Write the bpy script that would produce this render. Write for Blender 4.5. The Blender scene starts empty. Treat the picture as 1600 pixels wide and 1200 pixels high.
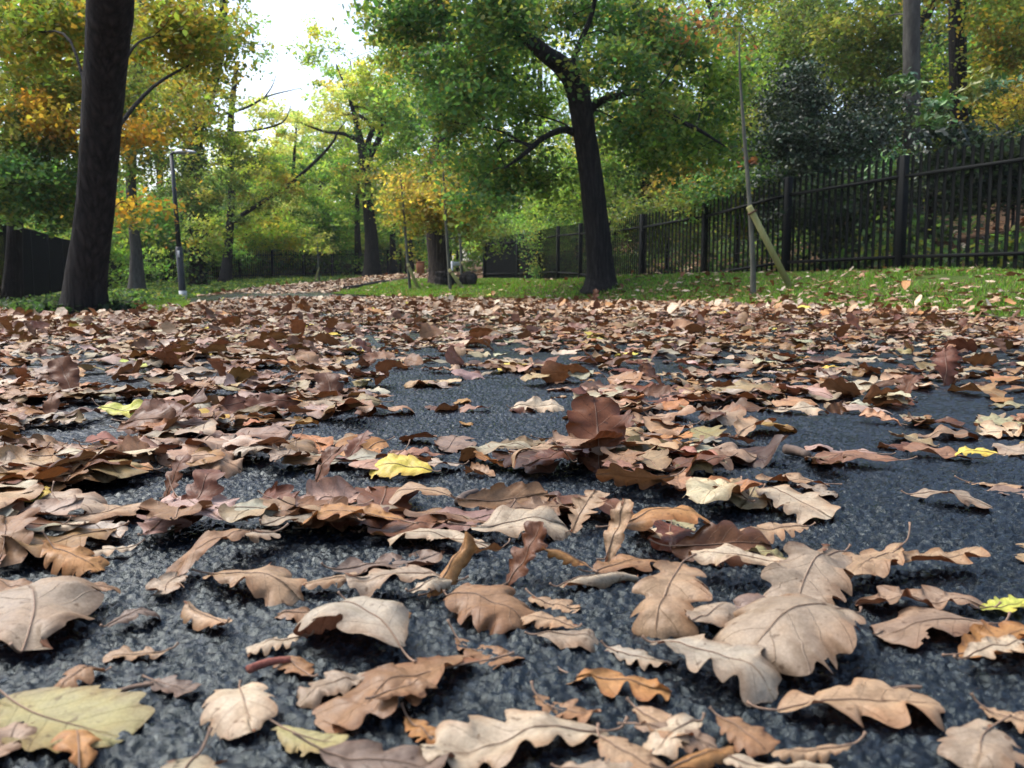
import bpy, math, random
import numpy as np
from mathutils import Vector, Matrix

R = math.radians
rng = np.random.default_rng(11)
random.seed(11)
sc = bpy.context.scene
col0 = sc.collection

# ------------------------------------------------------------------ camera, light, exposure
FPX, HY, CAMH = 1385.0, 452.0, 0.20
PITCH = math.atan((600 - HY) / FPX)
cam_d = bpy.data.cameras.new('camera')
cam = bpy.data.objects.new('camera', cam_d)
col0.objects.link(cam)
cam.location = (0, 0, CAMH)
cam.rotation_euler = (R(90) - PITCH, 0, 0)
cam_d.sensor_width = 36
cam_d.lens = 36 * FPX / 1600
cam_d.clip_start = 0.02
cam_d.clip_end = 600
cam_d.dof.use_dof = True
cam_d.dof.focus_distance = 1.15
cam_d.dof.aperture_fstop = 17
sc.camera = cam

SUN_EL, SUN_AZ = R(58), R(-65)          # azimuth measured from +Y towards +X
w = bpy.data.worlds.new('World')
sc.world = w
w.use_nodes = True
wn = w.node_tree
bg = wn.nodes['Background']
sky = wn.nodes.new('ShaderNodeTexSky')
sky.sky_type = 'NISHITA'
sky.sun_disc = False
sky.sun_elevation = SUN_EL
sky.sun_rotation = SUN_AZ
sky.air_density = 1.0
sky.dust_density = 4.0
sky.ozone_density = 1.0
hs = wn.nodes.new('ShaderNodeHueSaturation')   # overcast: cloud takes most of the blue out
hs.inputs['Saturation'].default_value = 0.95
hs.inputs['Value'].default_value = 1.0
wn.links.new(sky.outputs[0], hs.inputs['Color'])
wn.links.new(hs.outputs[0], bg.inputs['Color'])
bg.inputs['Strength'].default_value = 0.15
sun_d = bpy.data.lights.new('sun', 'SUN')
sun_d.energy = 1.5
sun_d.angle = R(40)
sun_d.color = (1.0, 0.975, 0.94)
sun = bpy.data.objects.new('sun', sun_d)
col0.objects.link(sun)
sdir = Vector((math.cos(SUN_EL) * math.sin(SUN_AZ), math.cos(SUN_EL) * math.cos(SUN_AZ), math.sin(SUN_EL)))
sun.rotation_euler = (-sdir).to_track_quat('-Z', 'Y').to_euler()
sun.location = (0, 0, 30)
sc.view_settings.view_transform = 'Standard'
sc.view_settings.look = 'None'
sc.view_settings.exposure = 1.5
sc.view_settings.gamma = 1
sc.cycles.max_bounces = 8
sc.cycles.diffuse_bounces = 5
sc.cycles.glossy_bounces = 2
sc.cycles.transmission_bounces = 4
sc.cycles.transparent_max_bounces = 4

# ------------------------------------------------------------------ helpers
CP, SP = math.cos(PITCH), math.sin(PITCH)


def P(px, py, d):
    """point seen at photo pixel (1600x1200), at horizontal distance d"""
    a, b = (px - 800) / FPX, (600 - py) / FPX
    dy, dz = CP + b * SP, -SP + b * CP
    t = d / dy
    return np.array((a * t, d, CAMH + dz * t))


def ground_at(px, py, z=0.0):
    a, b = (px - 800) / FPX, (600 - py) / FPX
    dy, dz = CP + b * SP, -SP + b * CP
    t = (z - CAMH) / dz
    return np.array((a * t, dy * t, z))


def proj(X, Y, Z):
    """world -> photo pixel"""
    zc = Y * CP - (Z - CAMH) * SP
    yc = Y * SP + (Z - CAMH) * CP
    zc = np.maximum(zc, 1e-3)
    return 800 + FPX * X / zc, 600 - FPX * yc / zc


def sm(x):
    x = np.clip(x, 0, 1)
    return x * x * (3 - 2 * x)


def mk(name, V, F, mat, parent=None, col=None, col2=None, uv=None, smooth=False, loc=None):
    """numpy arrays -> one linked mesh object; F is an (M,k) array or a list of them"""
    V = np.asarray(V, dtype=np.float32).reshape(-1, 3)
    if not isinstance(F, list):
        F = [F]
    F = [np.asarray(f, dtype=np.int32) for f in F if len(f)]
    off = np.zeros(3, dtype=np.float32)
    if loc is not None:
        off = np.asarray(loc, dtype=np.float32)
    elif parent is not None:
        p, o = parent, Vector((0, 0, 0))
        while p is not None:
            o = o + p.location
            p = p.parent
        off = np.asarray(o, dtype=np.float32)
    me = bpy.data.meshes.new(name)
    me.vertices.add(len(V))
    me.vertices.foreach_set('co', (V - off).ravel())
    li = np.concatenate([f.ravel() for f in F])
    tot = np.concatenate([np.full(len(f), f.shape[1], dtype=np.int32) for f in F])
    st = np.concatenate([[0], np.cumsum(tot)[:-1]]).astype(np.int32)
    me.loops.add(len(li))
    me.loops.foreach_set('vertex_index', li)
    me.polygons.add(len(tot))
    me.polygons.foreach_set('loop_start', st)
    me.polygons.foreach_set('loop_total', tot)
    if smooth:
        me.polygons.foreach_set('use_smooth', np.ones(len(tot), dtype=bool))
    me.update(calc_edges=True)
    for nm, c in (('col', col), ('col2', col2)):
        if c is not None:
            at = me.attributes.new(nm, 'FLOAT_COLOR', 'POINT')
            c = np.asarray(c, dtype=np.float32)
            if c.ndim == 1:
                c = np.tile(c, (len(V), 1))
            c4 = np.ones((len(V), 4), dtype=np.float32)
            c4[:, :3] = c
            at.data.foreach_set('color', c4.ravel())
    if uv is not None:
        ul = me.uv_layers.new(name='UVMap')
        ul.data.foreach_set('uv', np.asarray(uv, dtype=np.float32)[li].ravel())
    if mat is not None:
        me.materials.append(mat)
    o = bpy.data.objects.new(name, me)
    col0.objects.link(o)
    if loc is not None:
        o.location = loc
    if parent is not None:
        o.parent = parent
    return o


def tag(o, label=None, cat=None, group=None, kind=None):
    if label:
        o['label'] = label
    if cat:
        o['category'] = cat
    if group:
        o['group'] = group
    if kind:
        o['kind'] = kind
    return o


def thing(name, label, cat, loc, group=None):
    o = bpy.data.objects.new(name, None)
    o.empty_display_size = 0.1
    col0.objects.link(o)
    o.location = [float(v) for v in loc]
    return tag(o, label, cat, group)


class MB:
    """collects shapes, then builds ONE mesh"""
    def __init__(s):
        s.V, s.F, s.n, s.C = [], {}, 0, []

    def add(s, V, F, c=None):
        V = np.asarray(V, float).reshape(-1, 3)
        F = np.asarray(F, int)
        s.V.append(V)
        s.F.setdefault(F.shape[1], []).append(F + s.n)
        s.n += len(V)
        s.C.append(np.tile(np.asarray((1, 1, 1) if c is None else c, float), (len(V), 1)))
        return s

    def box(s, c, size, rz=0.0, bev=0.0, M=None):
        h = np.asarray(size, float) / 2
        b = min(bev, h.min() * 0.9)
        if b > 0:
            pts, q = [], []
            # chamfered vertical edges + top/bottom inset
            for z, ins in ((-h[2], b), (-h[2] + b, 0), (h[2] - b, 0), (h[2], b)):
                x, y = h[0] - ins, h[1] - ins
                cc = b
                pts += [(-x + cc, -y, z), (x - cc, -y, z), (x, -y + cc, z), (x, y - cc, z), (x - cc, y, z), (-x + cc, y, z), (-x, y - cc, z), (-x, -y + cc, z)]
            for k in range(3):
                for i in range(8):
                    j = (i + 1) % 8
                    q.append((k * 8 + i, k * 8 + j, k * 8 + 8 + j, k * 8 + 8 + i))
            pts = np.array(pts)
            caps = [[0 + 7 - i for i in range(8)], [24 + i for i in range(8)]]
        else:
            x, y, z = h
            pts = np.array([(-x, -y, -z), (x, -y, -z), (x, y, -z), (-x, y, -z), (-x, -y, z), (x, -y, z), (x, y, z), (-x, y, z)])
            q = [(0, 1, 5, 4), (1, 2, 6, 5), (2, 3, 7, 6), (3, 0, 4, 7), (0, 3, 2, 1), (4, 5, 6, 7)]
            caps = []
        if M is not None:
            pts = pts @ np.asarray(M).T
        else:
            ca, sa = math.cos(rz), math.sin(rz)
            pts = pts @ np.array([[ca, sa, 0], [-sa, ca, 0], [0, 0, 1]])
        n0 = s.n
        s.add(pts + np.asarray(c, float), q)
        if caps:
            s.F.setdefault(8, []).append(np.array(caps) + n0)
        return s

    def tube(s, pts, rad, sides=10, cap=True, rough=0.0, seed=0, flare=None):
        pts = np.asarray(pts, float)
        rad = np.broadcast_to(np.asarray(rad, float), (len(pts),))
        V, F = tube(pts, rad, sides, rough, seed, flare)
        n0 = s.n
        s.add(V, F)
        if cap:
            m = len(pts)
            s.F.setdefault(sides, []).append(np.array([[n0 + sides - 1 - i for i in range(sides)], [n0 + (m - 1) * sides + i for i in range(sides)]]))
        return s

    def build(s, name, mat, parent=None, smooth=False, loc=None, usecol=False):
        V = np.concatenate(s.V)
        F = [np.concatenate(f) for f in s.F.values()]
        return mk(name, V, F, mat, parent, smooth=smooth, loc=loc, col=np.concatenate(s.C) if usecol else None)


def tube(pts, rad, sides=8, rough=0.0, seed=0, flare=None):
    n = len(pts)
    T = np.gradient(pts, axis=0)
    T /= np.linalg.norm(T, axis=1)[:, None] + 1e-9
    ref = np.array((0.0, 1.0, 0.0)) if abs(T[0][1]) < 0.9 else np.array((1.0, 0, 0))
    U = np.cross(T, ref)
    U /= np.linalg.norm(U, axis=1)[:, None] + 1e-9
    W = np.cross(T, U)
    a = np.linspace(0, 2 * np.pi, sides, endpoint=False)
    rr = rad[:, None] * np.ones(sides)
    if rough:
        g = np.random.default_rng(seed)
        k = g.normal(size=(3, 2))
        tt = np.arange(n)[:, None]
        rr = rr * (1 + rough * (np.sin(a * 3 + k[0, 0] * 6 + tt * .23) * .5 + np.sin(a * 5 + k[1, 0] * 6 - tt * .31) * .4 + g.normal(size=rr.shape) * .25))
    if flare is not None:
        rr = rr * flare(np.arange(n)[:, None] / max(1, n - 1), a[None, :])
    V = pts[:, None, :] + rr[:, :, None] * (np.cos(a)[None, :, None] * U[:, None, :] + np.sin(a)[None, :, None] * W[:, None, :])
    i = np.arange(n - 1)[:, None] * sides
    j = np.arange(sides)[None, :]
    jn = (j + 1) % sides
    F = np.stack([i + j, i + jn, i + sides + jn, i + sides + j], -1).reshape(-1, 4)
    return V.reshape(-1, 3), F


def spline(ctrl, per=6):
    """Catmull-Rom through rows of ctrl (any width)"""
    C = np.asarray(ctrl, float)
    C = np.vstack([2 * C[0] - C[1], C, 2 * C[-1] - C[-2]])
    out = []
    for i in range(1, len(C) - 2):
        p0, p1, p2, p3 = C[i - 1:i + 3]
        for t in np.linspace(0, 1, per, endpoint=False):
            out.append(.5 * ((2 * p1) + (p2 - p0) * t + (2 * p0 - 5 * p1 + 4 * p2 - p3) * t * t + (3 * p1 - p0 - 3 * p2 + p3) * t ** 3))
    out.append(C[-2])
    return np.array(out)


def vnoise(x, y, seed=0):
    """smooth value noise on arrays"""
    xi, yi = np.floor(x).astype(np.int64), np.floor(y).astype(np.int64)
    fx, fy = x - xi, y - yi
    fx, fy = fx * fx * (3 - 2 * fx), fy * fy * (3 - 2 * fy)

    def h(i, j):
        n = (i * 374761393 + j * 668265263 + seed * 974711) & 0x7fffffff
        n = ((n ^ (n >> 13)) * 1274126177) & 0x7fffffff
        return ((n ^ (n >> 16)) & 0xffff) / 65535.0
    return (h(xi, yi) * (1 - fx) + h(xi + 1, yi) * fx) * (1 - fy) + (h(xi, yi + 1) * (1 - fx) + h(xi + 1, yi + 1) * fx) * fy


# ------------------------------------------------------------------ materials
def newmat(name):
    m = bpy.data.materials.new(name)
    m.use_nodes = True
    nt = m.node_tree
    return m, nt, nt.nodes['Principled BSDF'], nt.nodes['Material Output']


def N(nt, typ, **kw):
    n = nt.nodes.new(typ)
    for k, v in kw.items():
        if k in n.inputs:
            n.inputs[k].default_value = v
        else:
            setattr(n, k, v)
    return n


def ramp(nt, fac, stops):
    r = nt.nodes.new('ShaderNodeValToRGB')
    e = r.color_ramp.elements
    while len(e) < len(stops):
        e.new(0.5)
    for i, (p, c) in enumerate(stops):
        e[i].position = p
        e[i].color = (*c, 1) if len(c) == 3 else c
    nt.links.new(fac, r.inputs[0])
    return r.outputs[0]


def noise_mat(name, stops, scale=8, rough=0.8, bump=0.3, bscale=None, stretch=(1, 1, 1), spec=0.3, detail=6, dist=0.01, metallic=0.0):
    m, nt, b, out = newmat(name)
    tc = N(nt, 'ShaderNodeTexCoord')
    mp = N(nt, 'ShaderNodeMapping')
    mp.inputs['Scale'].default_value = stretch
    nt.links.new(tc.outputs['Object'], mp.inputs[0])
    nz = N(nt, 'ShaderNodeTexNoise', Scale=scale, Detail=detail, Roughness=0.65)
    nt.links.new(mp.outputs[0], nz.inputs['Vector'])
    nt.links.new(ramp(nt, nz.outputs[0], stops), b.inputs['Base Color'])
    b.inputs['Roughness'].default_value = rough
    b.inputs['Specular IOR Level'].default_value = spec
    b.inputs['Metallic'].default_value = metallic
    if bump:
        n2 = N(nt, 'ShaderNodeTexNoise', Scale=bscale or scale * 2, Detail=detail, Roughness=0.7)
        nt.links.new(mp.outputs[0], n2.inputs['Vector'])
        bp = N(nt, 'ShaderNodeBump', Strength=bump, Distance=dist)
        nt.links.new(n2.outputs[0], bp.inputs['Height'])
        nt.links.new(bp.outputs[0], b.inputs['Normal'])
    return m


def foliage_mat(name, trans=0.4, rough=0.5, spec=0.3):
    m, nt, b, out = newmat(name)
    at = N(nt, 'ShaderNodeAttribute', attribute_name='col')
    nt.links.new(at.outputs['Color'], b.inputs['Base Color'])
    b.inputs['Roughness'].default_value = rough
    b.inputs['Specular IOR Level'].default_value = spec
    tr = N(nt, 'ShaderNodeBsdfTranslucent')
    mul = N(nt, 'ShaderNodeMixRGB', blend_type='MULTIPLY', Fac=1.0)
    nt.links.new(at.outputs['Color'], mul.inputs[1])
    mul.inputs[2].default_value = (1.25, 1.2, 0.7, 1)
    nt.links.new(mul.outputs[0], tr.inputs['Color'])
    mx = N(nt, 'ShaderNodeMixShader', Fac=trans)
    nt.links.new(b.outputs[0], mx.inputs[1])
    nt.links.new(tr.outputs[0], mx.inputs[2])
    nt.links.new(mx.outputs[0], out.inputs['Surface'])
    return m


M_FOL = foliage_mat('foliage', 0.6, 0.55, 0.2)
M_GLOSS = foliage_mat('glossy_foliage', 0.15, 0.42, 0.28)
M_GRASS = foliage_mat('grass_blade', 0.4, 0.5, 0.25)
M_BARK = noise_mat('bark_dark', [(0.3, (.004, .004, .0042)), (0.55, (.011, .0105, .0105)), (0.8, (.024, .022, .021))], 9, 0.9, 0.9, 14, (1, 1, .22), 0.15, dist=.03)
M_BARKB = noise_mat('bark_brown', [(0.3, (.016, .012, .011)), (0.55, (.036, .028, .025)), (0.8, (.065, .052, .046))], 9, 0.9, 0.9, 14, (1, 1, .22), 0.15, dist=.03)
M_BARKG = noise_mat('bark_grey', [(0.3, (.028, .027, .024)), (0.55, (.06, .058, .05)), (0.8, (.10, .097, .085))], 9, 0.9, 0.8, 14, (1, 1, .3), 0.15, dist=.02)
M_FENCE = noise_mat('fence_paint', [(0.3, (.0035, .0045, .0048)), (0.7, (.0065, .008, .008))], 5, 0.7, 0.15, 40, spec=.08)
def bark(name, dark, mid, light):
    m, nt, b, out = newmat(name)
    tc = N(nt, 'ShaderNodeTexCoord')
    mp = N(nt, 'ShaderNodeMapping')
    mp.inputs['Scale'].default_value = (1, 1, .07)
    nt.links.new(tc.outputs['Object'], mp.inputs[0])
    nz = N(nt, 'ShaderNodeTexNoise', Scale=5.0, Detail=3)
    nt.links.new(tc.outputs['Object'], nz.inputs['Vector'])
    wv = N(nt, 'ShaderNodeMixRGB', blend_type='ADD', Fac=.08)
    nt.links.new(mp.outputs[0], wv.inputs[1])
    nt.links.new(nz.outputs['Color'], wv.inputs[2])
    vo = N(nt, 'ShaderNodeTexVoronoi', Scale=16.0, feature='DISTANCE_TO_EDGE')
    nt.links.new(wv.outputs[0], vo.inputs['Vector'])
    n2 = N(nt, 'ShaderNodeTexNoise', Scale=22.0, Detail=6, Roughness=.7)
    nt.links.new(mp.outputs[0], n2.inputs['Vector'])
    ad = N(nt, 'ShaderNodeMath', operation='MULTIPLY_ADD')
    nt.links.new(vo.outputs[0], ad.inputs[0])
    ad.inputs[1].default_value = .7
    nt.links.new(n2.outputs[0], ad.inputs[2])
    nt.links.new(ramp(nt, ad.outputs[0], [(.38, dark), (.56, mid), (.85, light)]), b.inputs['Base Color'])
    b.inputs['Roughness'].default_value = .85
    b.inputs['Specular IOR Level'].default_value = .15
    bp = N(nt, 'ShaderNodeBump', Strength=1.0, Distance=.06)
    nt.links.new(ad.outputs[0], bp.inputs['Height'])
    nt.links.new(bp.outputs[0], b.inputs['Normal'])
    return m


M_BARK = bark('bark_dark', (.006, .0055, .0055), (.015, .0135, .0130), (.032, .029, .027))
M_BARKB = bark('bark_brown', (.010, .008, .007), (.038, .029, .025), (.075, .060, .052))
M_STAKE = noise_mat('stake_wood', [(0.3, (.17, .165, .055)), (0.6, (.30, .29, .12)), (0.8, (.40, .38, .19))], 6, 0.85, 0.5, 20, (1, 1, .2))
M_TIE = noise_mat('tie_rubber', [(0.3, (.05, .02, .015)), (0.7, (.10, .045, .03))], 20, 0.8, 0.2)
M_SOIL = noise_mat('soil', [(0.25, (.030, .020, .013)), (0.45, (.075, .048, .030)), (0.6, (.14, .085, .05)), (0.75, (.055, .06, .025))], 7, 1.0, 0.8, 22, spec=.05, dist=.03)
M_LAWN = noise_mat('lawn_soil', [(0.3, (.030, .045, .012)), (0.5, (.045, .075, .016)), (0.7, (.08, .06, .03))], 9, 1.0, 0.6, 60, spec=.04, dist=.02)
M_LAMP = noise_mat('lamp_paint', [(0.3, (.012, .016, .020)), (0.7, (.026, .032, .038))], 12, 0.5, 0.15, 50, spec=.4)
M_GALV = noise_mat('galvanised', [(0.3, (.28, .30, .32)), (0.7, (.46, .48, .5))], 14, 0.5, 0.15, 40, spec=.4)
M_GLASS = noise_mat('lamp_glass', [(0.3, (.30, .36, .42)), (0.7, (.45, .52, .58))], 6, 0.2, 0.0, spec=.6)
M_BIN = noise_mat('bin_orange', [(0.3, (.16, .055, .02)), (0.7, (.26, .095, .035))], 5, 0.6, 0.2)
M_ACORN = noise_mat('acorn_shell', [(0.3, (.10, .055, .025)), (0.7, (.2, .12, .06))], 90, 0.4, 0.2, spec=.4)
M_TWIG = noise_mat('twig_bark', [(0.3, (.04, .03, .025)), (0.7, (.12, .085, .065))], 120, 0.8, 0.5, 250, dist=.001)
M_TWIGR = noise_mat('red_twig_bark', [(0.3, (.12, .03, .02)), (0.7, (.26, .09, .06))], 120, 0.7, 0.9, 250, dist=.002)
M_SAPL = noise_mat('sapling_bark', [(0.3, (.05, .05, .04)), (0.55, (.10, .10, .08)), (0.8, (.17, .17, .14))], 9, 0.9, 0.5, 14, (1, 1, .3), 0.15, dist=.01)
M_CUT = noise_mat('cut_wood', [(0.3, (.03, .028, .026)), (0.7, (.085, .075, .065))], 14, 0.9, 0.6)
M_STICK = noise_mat('sticker_white', [(0.3, (.55, .56, .56)), (0.7, (.7, .7, .68))], 30, 0.6, 0.0)


def make_asphalt():
    m, nt, b, out = newmat('wet_asphalt')
    tc = N(nt, 'ShaderNodeTexCoord')
    n1 = N(nt, 'ShaderNodeTexNoise', Scale=260.0, Detail=5, Roughness=.7)
    n2 = N(nt, 'ShaderNodeTexNoise', Scale=1.6, Detail=4, Roughness=.6)
    v1 = N(nt, 'ShaderNodeTexVoronoi', Scale=170.0)
    for n in (n1, n2, v1):
        nt.links.new(tc.outputs['Object'], n.inputs['Vector'])
    c1 = ramp(nt, n1.outputs[0], [(0.3, (.002, .0032, .0048)), (0.55, (.0055, .0082, .0115)), (0.75, (.020, .027, .036))])
    cell = ramp(nt, v1.outputs['Color'], [(0.0, (.35, .37, .4)), (1.0, (1.7, 1.7, 1.7))])
    mu = N(nt, 'ShaderNodeMixRGB', blend_type='MULTIPLY', Fac=1.0)
    nt.links.new(c1, mu.inputs[1])
    nt.links.new(cell, mu.inputs[2])
    nt.links.new(mu.outputs[0], b.inputs['Base Color'])
    rr = ramp(nt, n2.outputs[0], [(0.35, (.12, .12, .12)), (0.65, (.27, .27, .27))])
    nt.links.new(rr, b.inputs['Roughness'])
    b.inputs['Specular IOR Level'].default_value = 0.28
    b.inputs['Specular Tint'].default_value = (.80, .98, 1.0, 1)
    ma = N(nt, 'ShaderNodeMath', operation='ADD')
    nt.links.new(n1.outputs[0], ma.inputs[0])
    nt.links.new(v1.outputs['Distance'], ma.inputs[1])
    bp = N(nt, 'ShaderNodeBump', Strength=.5, Distance=.003)
    nt.links.new(ma.outputs[0], bp.inputs['Height'])
    nt.links.new(bp.outputs[0], b.inputs['Normal'])
    return m


M_ASPH = make_asphalt()


def make_leafmat():
    """fallen oak leaf: per-leaf colours for each side, veins and blotches from the leaf's own UVs"""
    m, nt, b, out = newmat('fallen_leaf')
    L = nt.links.new
    a1 = N(nt, 'ShaderNodeAttribute', attribute_name='col')
    a2 = N(nt, 'ShaderNodeAttribute', attribute_name='col2')
    geo = N(nt, 'ShaderNodeNewGeometry')
    side = N(nt, 'ShaderNodeMixRGB')
    L(geo.outputs['Backfacing'], side.inputs[0])
    L(a1.outputs['Color'], side.inputs[1])
    L(a2.outputs['Color'], side.inputs[2])
    uv = N(nt, 'ShaderNodeUVMap')
    sx = N(nt, 'ShaderNodeSeparateXYZ')
    L(uv.outputs[0], sx.inputs[0])

    def mth(op, x, y=None, z=None):
        n = N(nt, 'ShaderNodeMath', operation=op)
        for i, v in enumerate((x, y, z)):
            if v is None:
                continue
            if isinstance(v, (int, float)):
                n.inputs[i].default_value = v
            else:
                L(v, n.inputs[i])
        return n.outputs[0]
    s, t = sx.outputs[0], sx.outputs[1]          # t runs -1..1
    at = mth('ABSOLUTE', t)
    q = mth('SUBTRACT', mth('MULTIPLY', s, 6.5), mth('MULTIPLY', at, 1.5))
    fr = mth('ABSOLUTE', mth('SUBTRACT', mth('FRACT', q), 0.5))      # 0.5 at the vein
    lat = mth('MULTIPLY', mth('SUBTRACT', fr, 0.468), 32.0)
    lat.node.use_clamp = True
    mid = mth('SUBTRACT', 1.0, mth('MULTIPLY', at, 20.0))
    mid.node.use_clamp = True
    vein = mth('MAXIMUM', mth('MULTIPLY', lat, 0.8), mid)
    tc = N(nt, 'ShaderNodeTexCoord')
    n1 = N(nt, 'ShaderNodeTexNoise', Scale=55.0, Detail=5, Roughness=.6)
    n2 = N(nt, 'ShaderNodeTexNoise', Scale=420.0, Detail=3, Roughness=.7)
    n3 = N(nt, 'ShaderNodeTexNoise', Scale=150.0, Detail=2, Roughness=.5)
    for n in (n1, n2, n3):
        L(tc.outputs['Object'], n.inputs['Vector'])
    mott = ramp(nt, n1.outputs[0], [(0.3, (.62, .56, .5)), (0.5, (.95, .95, .95)), (0.72, (1.18, 1.16, 1.12))])
    m1 = N(nt, 'ShaderNodeMixRGB', blend_type='MULTIPLY', Fac=.85)
    L(side.outputs[0], m1.inputs[1])
    L(mott, m1.inputs[2])
    fine = ramp(nt, n2.outputs[0], [(0.3, (.82, .82, .82)), (0.7, (1.12, 1.12, 1.12))])
    m2 = N(nt, 'ShaderNodeMixRGB', blend_type='MULTIPLY', Fac=.7)
    L(m1.outputs[0], m2.inputs[1])
    L(fine, m2.inputs[2])
    spot = ramp(nt, n3.outputs[0], [(0.66, (1, 1, 1)), (0.72, (.38, .30, .24))])
    m3 = N(nt, 'ShaderNodeMixRGB', blend_type='MULTIPLY', Fac=.8)
    L(m2.outputs[0], m3.inputs[1])
    L(spot, m3.inputs[2])
    n4 = N(nt, 'ShaderNodeTexNoise', Scale=24.0, Detail=4, Roughness=.6)
    L(tc.outputs['Object'], n4.inputs['Vector'])
    vn = N(nt, 'ShaderNodeTexVoronoi', Scale=330.0, feature='DISTANCE_TO_EDGE')
    L(tc.outputs['Object'], vn.inputs['Vector'])
    net = ramp(nt, vn.outputs[0], [(0.0, (.74, .70, .66)), (0.13, (1, 1, 1))])
    m6 = N(nt, 'ShaderNodeMixRGB', blend_type='MULTIPLY', Fac=.55)
    L(m3.outputs[0], m6.inputs[1])
    L(net, m6.inputs[2])
    m3 = m6
    edge = mth('ADD', mth('MULTIPLY', mth('POWER', at, 3.0), .30), n4.outputs[0])
    ew = ramp(nt, edge, [(0.50, (0, 0, 0)), (0.82, (1, 1, 1))])
    m5 = N(nt, 'ShaderNodeMixRGB', blend_type='MULTIPLY')
    L(mth('MULTIPLY', ew, 0.75), m5.inputs[0])
    L(m3.outputs[0], m5.inputs[1])
    m5.inputs[2].default_value = (.62, .44, .32, 1)
    m3 = m5
    m4 = N(nt, 'ShaderNodeMixRGB', blend_type='MULTIPLY')
    L(mth('MULTIPLY', vein, 0.42), m4.inputs[0])
    L(m3.outputs[0], m4.inputs[1])
    m4.inputs[2].default_value = (.50, .38, .30, 1)
    L(m4.outputs[0], b.inputs['Base Color'])
    rr = ramp(nt, n1.outputs[0], [(0.35, (.36, .36, .36)), (0.6, (.62, .62, .62))])
    L(rr, b.inputs['Roughness'])
    b.inputs['Specular IOR Level'].default_value = 0.26
    hgt = mth('ADD', mth('MULTIPLY', vein, 0.8), mth('ADD', mth('MULTIPLY', n2.outputs[0], .25), mth('MULTIPLY', n1.outputs[0], 1.2)))
    bp = N(nt, 'ShaderNodeBump', Strength=.55, Distance=.0014)
    L(hgt, bp.inputs['Height'])
    L(bp.outputs[0], b.inputs['Normal'])
    tr = N(nt, 'ShaderNodeBsdfTranslucent')
    L(m4.outputs[0], tr.inputs['Color'])
    mx = N(nt, 'ShaderNodeMixShader', Fac=.14)
    L(b.outputs[0], mx.inputs[1])
    L(tr.outputs[0], mx.inputs[2])
    L(mx.outputs[0], out.inputs['Surface'])
    return m


M_LEAF = make_leafmat()
M_STALK = noise_mat('leaf_stalk', [(0.3, (.10, .06, .038)), (0.7, (.22, .14, .09))], 60, 0.6, 0.2, spec=.3)

# ------------------------------------------------------------------ terrain


def edgeR(Y):
    return np.interp(Y, [-5, 0, 5.8, 9, 12, 16, 19, 24, 30, 37, 44, 48, 52], [4.9, 4.4, 3.3, 2.9, 2.4, 0.3, -2.3, -4.8, -5.4, -4.5, -2.8, 1, 9])


def edgeL(Y):
    return np.interp(Y, [-5, 0, 4.8, 7.3, 12, 18, 24, 30, 38, 46, 52, 56], [-1.7, -2.0, -2.75, -3.2, -4.3, -6.6, -8.6, -9.4, -8.5, -7, -4, 0])


def fenceR(Y):
    return np.interp(Y, [-5, 13.5, 21.3, 34, 37.5, 60], [12.4, 5.85, 3.08, .61, -1.34, -3.5])


def terr(X, Y):
    X, Y = np.asarray(X, float), np.asarray(Y, float)
    z = np.interp(Y, [-50, 17, 24, 30, 37, 44, 52, 70, 120, 260], [0, 0, .07, .24, .50, .86, 1.2, 2.0, 4.0, 9])
    k = np.interp(Y, [0, 6, 10, 16, 20, 24, 30, 37, 45], [.10, .16, .36, .42, .14, .20, .25, .05, 0])
    z = z + k * sm((X - edgeR(Y)) / 2.0)
    z = z + np.clip((X - fenceR(Y) - .3) * .24, 0, 2.4) * sm((Y - 2) / 8)
    kl = np.interp(Y, [0, 4, 8, 23, 32, 45, 70], [0, -.02, -.10, -.14, -.25, -.5, -.5])
    z = z + kl * sm((edgeL(Y) - X + 1.2) / 2.0)
    off = (X < edgeL(Y) - .1) | (X > edgeR(Y) + .1)
    z = z + np.where(off, .05 * (vnoise(X * .8, Y * .8, 3) - .5) + .012 * (vnoise(X * 6, Y * 6, 5) - .5), 0)
    return z


def gp(px, d):
    """ground point under photo column px at distance d"""
    X = (px - 800) / FPX * d
    for _ in range(3):
        z = float(terr(X, d))
        zc = d * CP - (z - CAMH) * SP
        X = (px - 800) / FPX * zc
    return np.array((X, d, float(terr(X, d))))


def grid_mesh(name, xs, ys, zf, mat, dz=0.0):
    X, Y = np.meshgrid(xs, ys)
    Z = zf(X, Y) + dz
    V = np.stack([X, Y, Z], -1).reshape(-1, 3)
    nx, ny = len(xs), len(ys)
    i = (np.arange(ny - 1)[:, None] * nx + np.arange(nx - 1)[None, :]).ravel()
    F = np.stack([i, i + 1, i + nx + 1, i + nx], -1)
    return mk(name, V, F, mat, smooth=True)


xs = np.unique(np.concatenate([np.linspace(-260, -30, 30), np.linspace(-30, 30, 151), np.linspace(30, 260, 30)]))
ys = np.unique(np.concatenate([np.linspace(-60, -2, 12), np.linspace(-2, 60, 156), np.linspace(60, 280, 40)]))


def terr_soil(X, Y):
    z = terr(X, Y)
    on = (X > edgeL(Y) - .6) & (X < edgeR(Y) + .6) & (Y < 53)
    return np.where(on, z - .06, z)


g = grid_mesh('ground', xs, ys, terr_soil, M_SOIL)
tag(g, 'brown woodland soil under the trees on both sides', kind='structure')


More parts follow.
